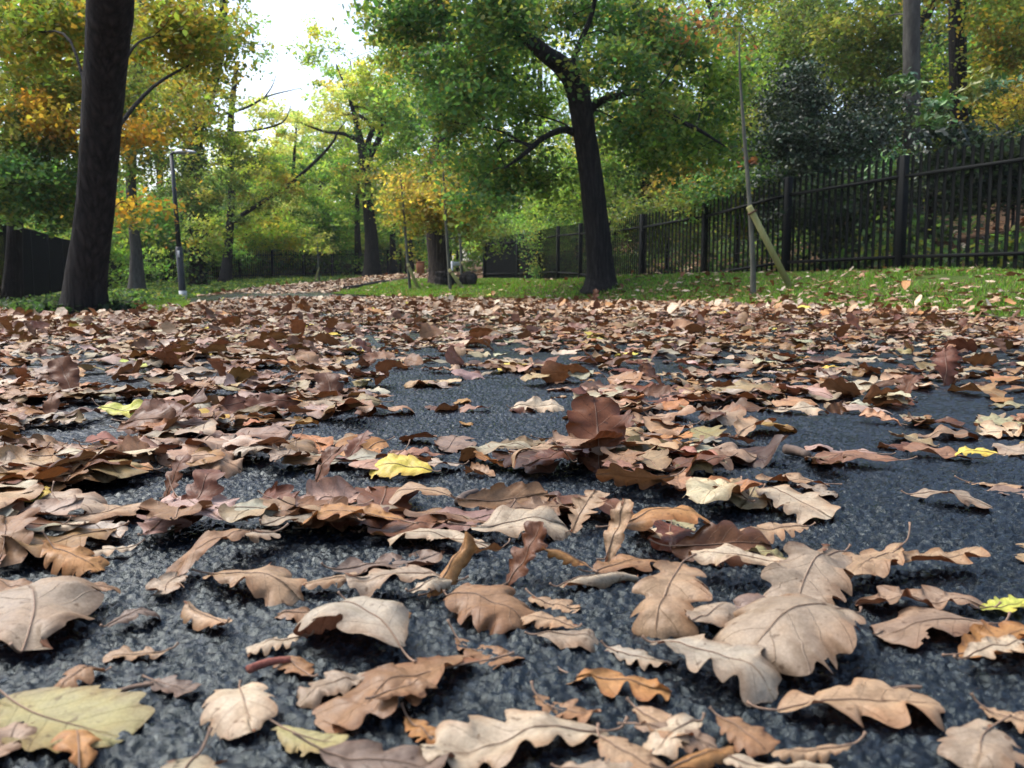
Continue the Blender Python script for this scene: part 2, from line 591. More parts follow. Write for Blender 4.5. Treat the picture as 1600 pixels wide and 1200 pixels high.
# worley stones for the path surface
def worley(x, y, cs):
    gx, gy = np.floor(x / cs).astype(np.int64), np.floor(y / cs).astype(np.int64)
    f1 = np.full(x.shape, 9.0)
    f2 = np.full(x.shape, 9.0)
    hid = np.zeros(x.shape)

    def h(i, j, k):
        n = (i * 374761393 + j * 668265263 + k * 974711) & 0x7fffffff
        n = ((n ^ (n >> 13)) * 1274126177) & 0x7fffffff
        return ((n ^ (n >> 16)) & 0xffff) / 65535.0
    for di in (-1, 0, 1):
        for dj in (-1, 0, 1):
            i, j = gx + di, gy + dj
            px = (i + h(i, j, 1)) * cs
            py = (j + h(i, j, 2)) * cs
            d = np.hypot(x - px, y - py) / cs
            hh = h(i, j, 3)
            near = d < f1
            f2 = np.where(near, f1, np.minimum(f2, d))
            hid = np.where(near, hh, hid)
            f1 = np.where(near, d, f1)
    return f1, f2, hid


def asphalt_h(X, Y, fade):
    f1, f2, hid = worley(X + .15 * .01 * np.sin(Y * 300), Y, .0068)
    st = sm((f2 - f1) / .26) * (.45 + .55 * hid) * (1 - .18 * f1)
    f1b, f2b, hidb = worley(X + 3.3, Y + 1.7, .0042)
    st2 = sm((f2b - f1b) / .4) * hidb
    lo = vnoise(X * 14, Y * 14, 9)
    return fade * (.0046 * (st - .5) + .0018 * st2 + .006 * (lo - .5))


ya = [-.8]
while ya[-1] < 3.2:
    y = ya[-1]
    ya.append(y + (.05 if y < .2 else .02 if y < .3 else max(.0022, .0036 * y)))
xa = [0.0]
while xa[-1] < 4.2:
    x = xa[-1]
    xa.append(x + max(.0023, .0085 * (x - .28) + .0023))
xa = np.array(xa)
xall = np.concatenate([-xa[::-1][:-1], xa])
xall = xall[(xall > -2.35) & (xall < 3.9)]
ya = np.array(ya)
X, Y = np.meshgrid(xall, ya)
sp = np.maximum(np.gradient(xall)[None, :], np.gradient(ya)[:, None] * .6)
Z = terr(X, Y) + asphalt_h(X, Y, np.clip(.014 / sp, .25, 1.0))
V1 = np.stack([X, Y, Z], -1).reshape(-1, 3)
nx, ny = len(xall), len(ya)
i = (np.arange(ny - 1)[:, None] * nx + np.arange(nx - 1)[None, :]).ravel()
F1 = np.stack([i, i + 1, i + nx + 1, i + nx], -1)
yb = [ya[-1]]
while yb[-1] < 53:
    yb.append(yb[-1] * 1.006 if yb[-1] < 25 else yb[-1] + .4)
yb = np.array(yb)
u = np.linspace(0, 1, 260)
Xb = edgeL(yb)[:, None] + (edgeR(yb) - edgeL(yb))[:, None] * u[None, :]
w0 = np.clip((yb - ya[-1]) / .6, 0, 1)[:, None]
Xb = Xb * w0 + (1 - w0) * (xall[0] + (xall[-1] - xall[0]) * u[None, :])
Xb = Xb + np.where((u == 0) | (u == 1), .1, 0)[None, :] * (vnoise(yb * 2, yb * 0, 4) - .5)[:, None]
Yb = np.repeat(yb[:, None], len(u), 1)
Zb = terr(np.clip(Xb, edgeL(Yb) + .001, edgeR(Yb) - .001), Yb) + .006 * (rng.random(Xb.shape) - .5) * np.clip(8 / Yb, .3, 1)
V2 = np.stack([Xb, Yb, Zb], -1).reshape(-1, 3)
i = (np.arange(len(yb) - 1)[:, None] * len(u) + np.arange(len(u) - 1)[None, :]).ravel()
F2 = np.stack([i, i + 1, i + len(u) + 1, i + len(u)], -1) + len(V1)
pth = mk('path', np.concatenate([V1, V2]), np.concatenate([F1, F2]), M_ASPH, smooth=True)
tag(pth, 'wet dark asphalt path scattered with fallen oak leaves', kind='structure')

# lawn sheet on the fence side
yl = np.linspace(3, 40, 120)
ul = np.linspace(0, 1, 24)
Xl = (edgeR(yl) - .1)[:, None] + (fenceR(yl) - .3 - edgeR(yl) + .1)[:, None] * ul[None, :]
Yl = np.repeat(yl[:, None], len(ul), 1)
Vl = np.stack([Xl, Yl, terr(Xl, Yl) + .02], -1).reshape(-1, 3)
i = (np.arange(len(yl) - 1)[:, None] * len(ul) + np.arange(len(ul) - 1)[None, :]).ravel()
lawn = mk('lawn', Vl, np.stack([i, i + 1, i + len(ul) + 1, i + len(ul)], -1), M_LAWN, smooth=True)
tag(lawn, 'green lawn strip between the path and the palisade fence', kind='structure')

# ------------------------------------------------------------------ leaf cards for crowns and ground cover
LEAF6 = np.array([(0, 0), (.3, .26), (.72, .30), (1, 0), (.68, -.32), (.28, -.24)])


def leaf_cards(C, size, cols, g, flat=0.55, aspect=1.0, fold=.25):
    """two-quad folded leaves at centres C; size (n,), cols (n,3)"""
    n = len(C)
    nrm = g.normal(size=(n, 3))
    nrm /= np.linalg.norm(nrm, axis=1)[:, None]
    nrm = nrm * (1 - flat) + np.array((0, 0, 1)) * flat
    nrm /= np.linalg.norm(nrm, axis=1)[:, None]
    d = g.normal(size=(n, 3))
    d[:, 2] -= .35
    d -= nrm * (d * nrm).sum(1)[:, None]
    d /= np.linalg.norm(d, axis=1)[:, None] + 1e-9
    e = np.cross(nrm, d)
    l = LEAF6[None] * (1 + .18 * g.normal(size=(n, 6, 2)))
    l[:, 0] = 0
    l = l - np.array((.5, 0))
    sz = size[:, None, None]
    V = C[:, None, :] + sz * (l[:, :, 0:1] * d[:, None, :] + aspect * l[:, :, 1:2] * e[:, None, :] + fold * np.abs(l[:, :, 1:2]) * nrm[:, None, :])
    b = np.arange(n)[:, None] * 6
    F = np.concatenate([b + np.array([[0, 3, 2, 1]]), b + np.array([[0, 5, 4, 3]])])
    return V.reshape(-1, 3), F, np.repeat(cols, 6, 0)


PAL = {
    'green': [(.070, .135, .030), (.10, .175, .036), (.050, .10, .030), (.13, .19, .04)],
    'deep': [(.048, .110, .038), (.065, .135, .040), (.038, .085, .034), (.09, .15, .04), (.13, .15, .04)],
    'dark': [(.018, .035, .022), (.028, .052, .030), (.015, .026, .018), (.045, .07, .04)],
    'ygreen': [(.17, .21, .035), (.12, .18, .03), (.23, .22, .04), (.08, .13, .03)],
    'gold': [(.16, .185, .04), (.115, .16, .04), (.23, .18, .035), (.09, .14, .035), (.15, .175, .04), (.17, .14, .03)],
    'yellow': [(.28, .235, .05), (.24, .20, .045), (.26, .18, .045), (.17, .18, .045)],
    'orange': [(.33, .215, .035), (.31, .175, .03), (.33, .25, .045), (.20, .18, .04)],
    'olive': [(.085, .12, .034), (.065, .10, .032), (.13, .14, .038), (.05, .08, .030)],
    'pale': [(.22, .27, .08), (.18, .24, .075), (.28, .26, .09)],
    'rust': [(.20, .085, .04), (.15, .06, .035), (.22, .12, .06)],
}


def blob_leaves(b, g):
    """b: dict c, r, n, pal, size, clump -> leaf centres, sizes, colours, clump centres"""
    c, r, n = np.asarray(b['c'], float), np.asarray(b['r'], float), int(b['n'])
    cr = b.get('clump', .4)
    per = b.get('per', 34)
    k = max(4, n // per)
    d = g.normal(size=(k, 3))
    d /= np.linalg.norm(d, axis=1)[:, None]
    rad = g.random(k) ** .42
    cc = d * rad[:, None] * r
    # leave some hollows
    keep = vnoise((cc[:, 0] + 50) / cr * .45, (cc[:, 2] + 50 + cc[:, 1] * .5) / cr * .45, int(g.integers(1000))) > .26
    keep[:3] = True
    cc = cc[keep] + c
    k = len(cc)
    pal = np.array(PAL[b['pal']])
    pc = pal[g.integers(len(pal), size=k)] * (0.75 + .5 * g.random((k, 1)))
    idx = g.integers(k, size=n)
    cs = cr * (.6 + .8 * g.random(k))
    off = g.normal(size=(n, 3)) * np.array((1, 1, .55)) * cs[idx][:, None] * .55
    C = cc[idx] + off
    size = b['size'] * (.65 + .6 * g.random(n))
    cols = pc[idx] * b.get('bright', 1.0) * (.78 + .44 * g.random((n, 1))) * (1 + .1 * g.normal(size=(n, 3)))
    return C, size, np.clip(cols, .004, .62), cc


def B(px, py, d, rx, rz, n, pal, size=.12, ry=None, clump=.4, per=34):
    """crown blob given by its centre in the photo, its distance and its half-size in photo pixels"""
    k = d / FPX
    return dict(c=P(px, py, d), r=(rx * k, (ry if ry else (rx + rz) / 2 * k), rz * k), n=n, pal=pal, size=size, clump=clump, per=per)


def make_tree(name, label, cat, trunk, blobs, mat=None, limbs=(), group=None, seed=0, sides=12, rough=.06, glossy=False, base=None, ivy=None, twig=.006, limb_r=.3, flat=.5, aspect=1.0, flare=True):
    """trunk: rows (x,y,z,r); limbs: list of such rows; every crown blob is tied to the trunk by branches"""
    g = np.random.default_rng(seed + 77)
    for b in blobs:
        k_ = .76 if b['c'][1] < 33 else .85
        b['size'] *= k_
        b['n'] = int(b['n'] * .97 / k_ ** 2)
        b['per'] = int(b.get('per', 34) * .8 / k_ ** 2)
        b['bright'] = 2.4 if b['c'][1] > 45 else 2.0 if b['c'][1] > 33 else 1.0 if b['pal'] == 'dark' else 1.45  # leaf colours lightened with distance, standing in for light the shadowed crowns lack
    T = spline(trunk, 7)
    if base is None:
        base = (T[0][0], T[0][1], float(terr(T[0][0], T[0][1])))
    t = thing(name, label, cat, base, group)
    mb = MB()
    zb = T[0][2]

    def fl(tt, a):
        hgt = (tt * (len(T) - 1))
        k = np.exp(-hgt / 2.2)
        return 1 + k * (.28 + .30 * np.abs(np.sin(a * 2.5 + seed)))
    mb.tube(T[:, :3], T[:, 3], sides, True, rough, seed, fl if flare else None)
    nodes = [T]
    for lb in limbs:
        Lp = spline(lb, 6)
        mb.tube(Lp[:, :3], Lp[:, 3], 8, True, rough, seed + 3)
        nodes.append(Lp)
    Vs, Fs, Cs, nv = [], [], [], 0
    allnodes = np.concatenate(nodes)
    for b in blobs:
        C, size, cols, cc = blob_leaves(b, g)
        V, F, c = leaf_cards(C, size, cols, g, flat, aspect)
        Vs.append(V)
        Fs.append(F + nv)
        Cs.append(c)
        nv += len(V)
        # a branch from the nearest lower node to the blob, side branches to clumps
        ctr = np.asarray(b['c'], float)
        dd = np.linalg.norm(allnodes[:, :3] - ctr, axis=1) + 1.2 * np.maximum(0, allnodes[:, 2] - ctr[2])
        s = allnodes[np.argmin(dd)]
        ln = np.linalg.norm(ctr - s[:3])
        r0 = min(s[3] * .55, max(.010, ln * .0105)) * (limb_r / .3)
        m1 = s[:3] * .6 + ctr * .4 + g.normal(size=3) * ln * .045 + np.array((0, 0, ln * .08))
        far = ctr + (ctr - s[:3]) * .25 * np.asarray(b['r']).min() / max(ln, .1)
        Bp = spline([(*s[:3], r0), (*m1, r0 * .75), (*ctr, r0 * .45), (*far, r0 * .2)], 5)
        mb.tube(Bp[:, :3], Bp[:, 3], 6, False, rough, seed + 5)
        nb = min(len(cc), 9 + int(b['n'] / 900))
        for q in cc[g.choice(len(cc), nb, replace=False)]:
            e = Bp[np.argmin(np.linalg.norm(Bp[:, :3] - q, axis=1) + g.random(len(Bp)) * ln * .2)]
            l2 = np.linalg.norm(q - e[:3])
            mm = (e[:3] + q) / 2 + g.normal(size=3) * l2 * .13
            S = spline([(*e[:3], max(twig, e[3] * .5)), (*mm, max(twig * .7, e[3] * .3)), (*q, twig * .4)], 4)
            mb.tube(S[:, :3], S[:, 3], 5, False)
    mb.build('trunk', mat or M_BARK, t, smooth=True)
    if Vs:
        mk('crown', np.concatenate(Vs), np.concatenate(Fs), M_GLOSS if glossy else M_FOL, t, col=np.concatenate(Cs))
    if ivy:
        y0, y1, n, rad, size = ivy
        zz = y0 + (y1 - y0) * g.random(n)
        ix = np.interp(zz, T[:, 2], T[:, 0])
        iy = np.interp(zz, T[:, 2], T[:, 1])
        ir = np.interp(zz, T[:, 2], T[:, 3])
        a = g.random(n) * 2 * np.pi
        rr = ir + rad * g.random(n) ** 1.5
        C = np.stack([ix + rr * np.cos(a), iy + rr * np.sin(a), zz], -1)
        pc = np.array(PAL['dark'] + PAL['deep'])[g.integers(9, size=n)] * (.8 + .5 * g.random((n, 1)))
        V, F, c = leaf_cards(C, size * (.7 + .6 * g.random(n)), pc, g, .1)
        mk('ivy', V, F, M_FOL, t, col=c)
    return t


def TR(*rows):
    """trunk rows from photo pixels: (px, py, d, width_px)"""
    return [(*P(px, py, d), wpx / 2 * d / FPX) for px, py, d, wpx in rows]


def TB(px, d, w, *rows):
    """same, but the first row sits on the ground under column px"""
    b = gp(px, d)
    b[2] -= .06
    return [(*b, w / 2 * d / FPX)] + TR(*rows)


# ---- the oaks that stand by the path
make_tree('oak_tree', 'nearest oak, its dark bare trunk leaning at the left edge of the path', 'tree',
          TB(130, 8.6, 66, (135, 430, 8.5, 60), (148, 330, 8.3, 56), (158, 200, 8.0, 58), (166, 90, 7.7, 62), (173, 0, 7.4, 66), (180, -120, 7.1, 64), (190, -330, 6.9, 56), (205, -600, 6.9, 40)),
          [B(60, 50, 10.5, 95, 60, 2200, 'gold', .10), B(250, 55, 11, 85, 65, 2000, 'gold', .10), B(320, 90, 12, 55, 55, 900, 'olive', .10),
           B(120, -140, 9, 160, 110, 2000, 'gold', .10), B(330, -150, 10, 120, 90, 1500, 'gold', .10),
           B(205, 325, 9.6, 34, 13, 170, 'orange', .085), ],
          limb_r=.16, seed=1, sides=18, rough=.035)
make_tree('oak_tree', 'leaning oak with dense green crown on the lawn before the palisade fence', 'tree',
          TB(940, 15.5, 50, (938, 410, 15.5, 41), (926, 300, 15.4, 37), (915, 220, 15.3, 35), (902, 140, 15.1, 35), (880, 105, 14.9, 31), (845, 78, 14.6, 24), (790, 25, 14.2, 21), (745, -40, 14, 24), (700, -160, 13.8, 18)),
          [B(860, 40, 16.6, 130, 60, 2500, 'deep', .13), B(1000, 70, 16.0, 110, 60, 2100, 'deep', .13), B(735, 90, 15.5, 95, 75, 1900, 'deep', .13),
           B(800, 170, 16.8, 70, 50, 1300, 'green', .13), B(985, 200, 16.8, 80, 50, 1500, 'deep', .13), B(1100, 140, 16, 75, 65, 1300, 'green', .13),
           B(770, 250, 16.5, 70, 60, 1500, 'deep', .13), B(850, 285, 16.6, 50, 40, 700, 'green', .13), B(1075, 240, 16, 75, 40, 1000, 'green', .13),
           B(640, 20, 14.5, 70, 40, 1100, 'deep', .13), B(870, -90, 15, 200, 70, 2600, 'deep', .13), B(650, -110, 14.5, 140, 70, 1600, 'deep', .13),
           B(700, 190, 15.5, 40, 55, 700, 'deep', .13), B(735, 310, 15, 28, 30, 260, 'deep', .13), B(1085, 50, 15, 50, 40, 60, 'rust', .12),
           B(960, 100, 14.0, 55, 40, 900, 'deep', .12), B(800, 20, 13.6, 80, 35, 1100, 'deep', .12), B(730, 160, 13.8, 50, 40, 600, 'deep', .12), B(1020, 170, 14.2, 40, 25, 350, 'deep', .12)],
          limbs=[TR((912, 185, 15.2, 18), (935, 160, 15.2, 12), (965, 150, 15.0, 11), (1000, 145, 14.8, 10), (1050, 182, 14.8, 8), (1095, 205, 14.8, 6), (1135, 230, 14.8, 2)),
                 TR((900, 208, 15.3, 14), (880, 203, 15.1, 11), (850, 215, 14.8, 9), (820, 240, 14.5, 7), (790, 262, 14.2, 3)),
                 TR((890, 115, 15.0, 14), (905, 70, 15.2, 9), (925, 20, 15.4, 7), (940, -60, 15.5, 4))],
          seed=2, sides=16, rough=.035)
make_tree('oak_tree', 'stout brown oak with low yellow leaves between the staked saplings', 'tree',
          TB(690, 25, 40, (686, 410, 25, 33), (680, 350, 25, 32), (676, 290, 25, 33), (690, 225, 25, 28), (696, 120, 25, 24), (690, -40, 25, 18)),
          [B(650, 330, 23.5, 55, 40, 1500, 'yellow', .13), B(700, 315, 23.0, 45, 40, 1200, 'yellow', .13), B(625, 290, 24, 40, 35, 700, 'gold', .13),
           B(730, 350, 24, 35, 25, 500, 'gold', .13), B(690, 265, 24, 60, 35, 900, 'gold', .13), B(680, 150, 25, 90, 80, 3000, 'green', .14),
           B(650, 40, 25, 90, 80, 2600, 'gold', .14), B(760, 370, 26, 40, 25, 500, 'olive', .13)],
          mat=M_BARKB, seed=3, rough=.04)

# ---- trees behind the lamp and the left fence
make_tree('woodland_tree', 'slim grey trunk tree standing between the leaning oak and the lamp post', 'tree',
          TB(214, 30, 24, (212, 390, 30, 17), (207, 330, 30, 15), (205, 250, 30, 15), (215, 120, 30, 13), (225, -50, 30, 10)),
          [B(180, 250, 29, 60, 40, 1000, 'olive', .15), B(255, 250, 31, 60, 60, 1400, 'olive', .15), B(220, 130, 30, 100, 70, 2600, 'gold', .15), B(200, -20, 30, 130, 90, 2600, 'olive', .15), B(190, 340, 29, 30, 25, 300, 'gold', .14)],
          mat=M_BARKG, seed=4)
tb = TB(308, 40, 24, (306, 380, 40, 21), (305, 300, 40, 20), (304, 220, 40, 18), (325, 160, 39, 16), (342, 90, 38, 13), (350, 0, 37, 12), (352, -120, 37, 8))
make_tree('woodland_tree', 'ivy clad trunk tree beside the lamp head, bending to the sky gap', 'tree', tb,
          [B(330, 300, 38, 65, 40, 1500, 'olive', .17), B(360, 250, 39, 60, 45, 1300, 'olive', .17), B(310, 130, 38, 70, 60, 1900, 'gold', .17), B(330, 30, 37, 40, 70, 1300, 'olive', .16), B(408, 70, 36, 14, 45, 200, 'green', .15),
           B(330, 370, 36, 45, 35, 900, 'gold', .16), B(345, 210, 39, 60, 40, 1100, 'ygreen', .17)],
          seed=5, ivy=(tb[0][2] + .3, tb[3][2] + 1.5, 2600, .35, .17))
make_tree('woodland_tree', 'golden leaved tree behind the leftmost fence panels', 'tree',
          TB(20, 19, 24, (25, 300, 19, 20), (30, 150, 19, 17), (40, 0, 19, 14), (50, -200, 19, 8)),
          [B(60, 190, 17.5, 80, 34, 1100, 'orange', .13), B(190, 215, 17, 60, 34, 700, 'orange', .13), B(120, 150, 18, 90, 50, 1600, 'gold', .13), B(250, 170, 19, 70, 50, 1400, 'gold', .13), B(40, 120, 18, 100, 60, 1900, 'gold', .13), B(90, 270, 18, 90, 45, 2000, 'green', .13), B(15, 290, 17, 90, 50, 2200, 'deep', .13), B(100, 30, 18, 110, 80, 2600, 'olive', .13), B(80, 330, 18, 65, 35, 1200, 'deep', .13), B(30, 220, 17.5, 90, 40, 1600, 'olive', .13)],
          seed=6)
make_tree('woodland_tree', 'tree stretching one long bare slanting limb over the back fence', 'tree',
          TB(352, 47, 16, (358, 370, 47, 13), (362, 300, 47, 12), (360, 200, 47, 10), (370, 100, 47, 7)),
          [B(400, 250, 46, 60, 40, 1500, 'ygreen', .2), B(400, 320, 47, 60, 35, 1400, 'olive', .2), B(450, 290, 46, 60, 30, 1000, 'gold', .2), B(400, 180, 47, 50, 30, 800, 'pale', .2)],
          limbs=[TR((365, 345, 47, 8), (400, 322, 46.5, 7), (450, 290, 46, 6), (495, 250, 45.5, 5), (520, 222, 45, 4), (528, 205, 45, 2.5), (540, 190, 45, 1)),
                 TR((352, 208, 47, 5), (390, 205, 46, 4), (440, 192, 46, 2.5), (455, 165, 46, 1.2)),
                 TR((345, 180, 47, 5), (385, 168, 46, 4), (420, 150, 46, 2.8), (468, 138, 46, 1)), TR((412, 154, 46, 2.5), (425, 135, 46, 1.8), (432, 115, 46, .8))],
          seed=7)
make_tree('woodland_tree', 'dark many limbed tree with fan of boughs behind the back fence', 'tree',
          TB(582, 54, 24, (580, 370, 54, 20), (575, 320, 54, 17), (572, 270, 54, 15), (566, 235, 54, 13), (560, 205, 54, 9), (545, 150, 54, 5), (525, 100, 54, 2)),
          [B(550, 150, 54, 50, 38, 1700, 'pale', .22), B(600, 150, 54, 70, 55, 2600, 'ygreen', .22), B(500, 195, 55, 45, 32, 1000, 'pale', .22), B(640, 200, 53, 50, 40, 1300, 'green', .22),
           B(600, 100, 54, 45, 36, 1100, 'gold', .22), B(560, 280, 53, 40, 40, 900, 'gold', .2), B(610, 250, 53, 45, 40, 1000, 'green', .2), B(530, 290, 53, 40, 45, 1000, 'green', .2), B(630, 40, 53, 60, 40, 1000, 'pale', .2)],
          limbs=[TR((572, 262, 54, 12), (576, 220, 54, 9), (582, 200, 54, 8), (560, 180, 54, 5), (530, 180, 54, 2)),
                 TR((576, 250, 54, 10), (592, 215, 54, 8), (598, 190, 54, 7), (580, 172, 54, 5), (545, 165, 54, 2)),
                 TR((590, 230, 54, 7), (600, 200, 54, 6), (618, 170, 54, 5), (640, 150, 54, 2)),
                 TR((568, 225, 54, 8), (540, 210, 54, 6), (505, 205, 54, 4), (470, 192, 54, 2))],
          seed=8)
for sx, sd, sy, pl, sd2, lab in ((458, 60, 330, 'green', 1, 'small forked tree seen above the middle of the back fence'), (560, 62, 340, 'ygreen', 2, 'thin dark tree right behind the fan limbed tree'), (615, 63, 360, 'gold', 3, 'slender grey tree by the bend of the path with yellow leaves'), (500, 66, 350, 'deep', 4, 'low spreading dark green tree behind the back fence')):
    make_tree('woodland_tree', lab, 'tree', TB(sx, sd, 11, (sx - 2, sy, sd, 8), (sx, sy - 60, sd, 6), (sx + 5, sy - 130, sd, 3)),
              [B(sx - 30, sy - 60, sd, 45, 32, 900, pl, .24), B(sx + 30, sy - 80, sd, 45, 35, 900, pl, .24), B(sx, sy - 130, sd, 55, 35, 900, 'pale' if sx < 560 else pl, .24), B(sx + 5, sy - 5, sd, 55, 30, 800, 'green', .24)], seed=20 + sd2, sides=8)

# ---- trees beyond the right fence
make_tree('woodland_tree', 'ivy darkened trunk seen through the leaning oak crown', 'tree',
          TB(1018, 30, 26, (1015, 290, 30, 22), (1008, 200, 30, 20), (1000, 100, 30, 18), (990, -60, 30, 14)),
          [B(960, 270, 30, 70, 40, 1500, 'green', .16), B(1070, 240, 30, 80, 45, 1900, 'ygreen', .16), B(1080, 290, 29, 70, 30, 1300, 'yellow', .15), B(1000, 150, 31, 120, 70, 2400, 'ygreen', .18), B(900, 320, 31, 70, 40, 1600, 'green', .16), B(960, -20, 31, 120, 60, 1400, 'green', .18)],
          seed=9, ivy=(1.0, 6.5, 1500, .3, .16))
make_tree('woodland_tree', 'tall straight grey brown trunk rising behind the right hand fence', 'tree',
          TB(1428, 19, 28, (1427, 300, 19, 26), (1425, 150, 19, 25), (1424, 0, 19, 24), (1422, -200, 19, 20)),
          [B(1370, -70, 21, 120, 50, 1300, 'green', .14), B(1330, 60, 21, 90, 60, 2400, 'olive', .14), B(1370, 130, 21, 70, 45, 1500, 'olive', .14)],
          mat=M_BARKG, seed=10)
make_tree('woodland_tree', 'dark trunk tree with yellowing leaves at the far right of the fence', 'tree',
          TB(1510, 21, 30, (1505, 280, 21, 27), (1498, 150, 21, 25), (1495, 0, 21, 25), (1490, -200, 21, 20)),
          [B(1570, 60, 20, 60, 55, 1300, 'gold', .13), B(1580, 170, 19, 55, 45, 900, 'yellow', .12), B(1470, 120, 22.5, 50, 40, 500, 'ygreen', .12), B(1550, 130, 20, 40, 50, 700, 'ygreen', .12), B(1590, -30, 20, 120, 60, 1900, 'gold', .13), B(1640, 90, 20, 60, 90, 1300, 'gold', .13)],
          seed=11)
make_tree('woodland_tree', 'tree with pale dappled upper trunk above the dark evergreen', 'tree',
          TB(1262, 25, 26, (1260, 250, 25, 24), (1258, 100, 25, 22), (1258, 0, 25, 21), (1256, -150, 25, 17)),
          [B(1290, 40, 24, 90, 60, 2200, 'olive', .15), B(1235, 70, 25, 45, 50, 1100, 'green', .15), B(1310, -60, 26, 90, 50, 1300, 'green', .15), B(1230, 160, 26, 60, 50, 1300, 'olive', .15)],
          mat=M_BARKG, seed=12)
make_tree('holly_tree', 'dark evergreen holly spreading behind the fence', 'tree',
          TB(1290, 19, 18, (1290, 330, 19, 14), (1285, 250, 19, 12), (1270, 160, 19, 9), (1255, 90, 19, 4)),
          [B(1240, 150, 18.5, 60, 60, 2800, 'dark', .10, clump=.35), B(1300, 230, 18, 80, 50, 4200, 'dark', .10, clump=.35), B(1350, 280, 17.5, 70, 40, 2800, 'dark', .10, clump=.35), B(1220, 240, 18, 55, 45, 2200, 'dark', .10, clump=.35), B(1250, 320, 18, 70, 40, 2600, 'dark', .10, clump=.35), B(1360, 190, 19, 55, 45, 1800, 'dark', .10, clump=.35)],
          seed=13, glossy=True)
make_tree('laurel_shrub', 'laurel with large shiny drooping leaves hanging over the fence', 'shrub',
          TB(1450, 16, 9, (1455, 330, 16, 8), (1450, 240, 15.8, 6), (1455, 160, 15.6, 3)),
          [B(1475, 175, 15.2, 50, 30, 170, 'deep', .20, clump=.25), B(1480, 230, 15, 70, 35, 420, 'dark', .20, clump=.3), B(1405, 130, 15.3, 30, 14, 90, 'deep', .20, clump=.2), B(1525, 140, 15.3, 40, 25, 150, 'deep', .18, clump=.25), B(1560, 250, 15.5, 60, 50, 900, 'dark', .16, clump=.4), B(1500, 290, 15.8, 90, 45, 1500, 'dark', .15, clump=.4), B(1400, 270, 16, 40, 35, 400, 'deep', .14)],
          seed=14, glossy=True, aspect=.62, twig=.008)
for sx, sd, pl, ry, lab in ((1150, 19, 'deep', 300, 'low bush behind the fence next to the staked sapling'), (1040, 23, 'olive', 330, 'olive bush behind the fence right of the leaning oak'), (900, 32, 'deep', 370, 'dark bush pressed against the fence left of the leaning oak'), (820, 38, 'green', 360, 'green bush over the far end of the palisade fence'), (1580, 14.5, 'dark', 250, 'dark shrub filling the fence at the right edge'), (1330, 16.5, 'dark', 320, 'dark low shrub beneath the holly behind the fence')):
    make_tree('woodland_shrub', lab, 'shrub', TB(sx, sd, 7, (sx + 3, (ry + 430) / 2, sd, 5), (sx, ry, sd, 2)),
              [B(sx - 35, ry + 10, sd, 55, 38, 1300, pl, .11), B(sx + 35, ry, sd, 55, 40, 1300, pl, .11), B(sx, ry + 45, sd, 65, 30, 1100, pl, .11)], seed=int(sx), sides=7, group='bushes behind the palisade fence')

# ---- woodland further back
gT = np.random.default_rng(5)
back = [(-90, 48, 16, 'olive'), (30, 52, 18, 'gold'), (130, 46, 17, 'green'), (250, 58, 20, 'olive'), (300, 66, 15, 'gold'), (395, 72, 11.0, 'pale'), (450, 80, 11.0, 'ygreen'), (515, 84, 13.5, 'pale'),
        (578, 72, 18, 'ygreen'), (640, 68, 22, 'green'), (700, 60, 23, 'ygreen'), (770, 54, 22, 'green'), (840, 60, 22, 'green'), (920, 50, 22, 'ygreen'), (1000, 46, 19, 'green'), (1090, 42, 14, 'gold'), (1165, 46, 10.5, 'olive'),
        (1230, 40, 17, 'green'), (1310, 36, 17, 'olive'), (1400, 34, 15, 'green'), (1470, 38, 13, 'ygreen'), (1550, 34, 14, 'gold'), (1640, 32, 16, 'gold'), (1740, 30, 16, 'olive')]
HUE = {'olive': 'olive', 'gold': 'golden', 'green': 'green', 'pale': 'pale green', 'ygreen': 'yellow green'}
WHERE = ['behind the left fence', 'behind the golden tree', 'behind the leaning trunk', 'behind the lamp post', 'behind the ivy clad trunk', 'under the sky gap', 'below the middle of the sky gap', 'at the edge of the sky gap', 'behind the fan limbed tree',
         'behind the path bend', 'behind the stout brown oak', 'behind the sapling stakes', 'past the far fence end', 'behind the leaning oak trunk', 'behind the oak crown', 'over the fence middle', 'under the small sky patch', 'behind the holly', 'above the holly', 'behind the straight grey trunk', 'between the two tall trunks', 'behind the dark trunk', 'at the far right edge', 'beyond the right edge']
for k, (px, d, h, pl) in enumerate(back):
    b = gp(px, d)
    pts = [(b[0], d, b[2] - .1, .28), (b[0] + gT.normal() * .3, d, b[2] + h * .3, .22), (b[0] + gT.normal() * .6, d, b[2] + h * .6, .15), (b[0] + gT.normal() * .8, d, b[2] + h * .92, .05)]
    bl = []
    for zf, rf in (((.2, .26), (.42, .30), (.62, .27), (.84, .19)) if not 200 < px < 680 else ((.5, .28), (.66, .27), (.86, .19))):
        for q in range(2):
            bl.append(dict(c=(b[0] + gT.normal() * h * .12 + (q - .5) * h * .2, d + gT.normal() * 1.2, b[2] + h * (zf + .05 * gT.normal())), r=(h * rf * .68, h * .16, h * .14), n=850, pal=(pl if gT.random() < .65 else str(gT.choice(['green', 'ygreen', 'gold', 'olive']))), size=.30 if d > 50 else .24, clump=.75, per=30))
    make_tree('woodland_tree', f'{HUE[pl]} woodland tree standing {WHERE[k]}', 'tree', pts, bl, seed=100 + k, sides=8, group='trees of the wood behind', twig=.02)

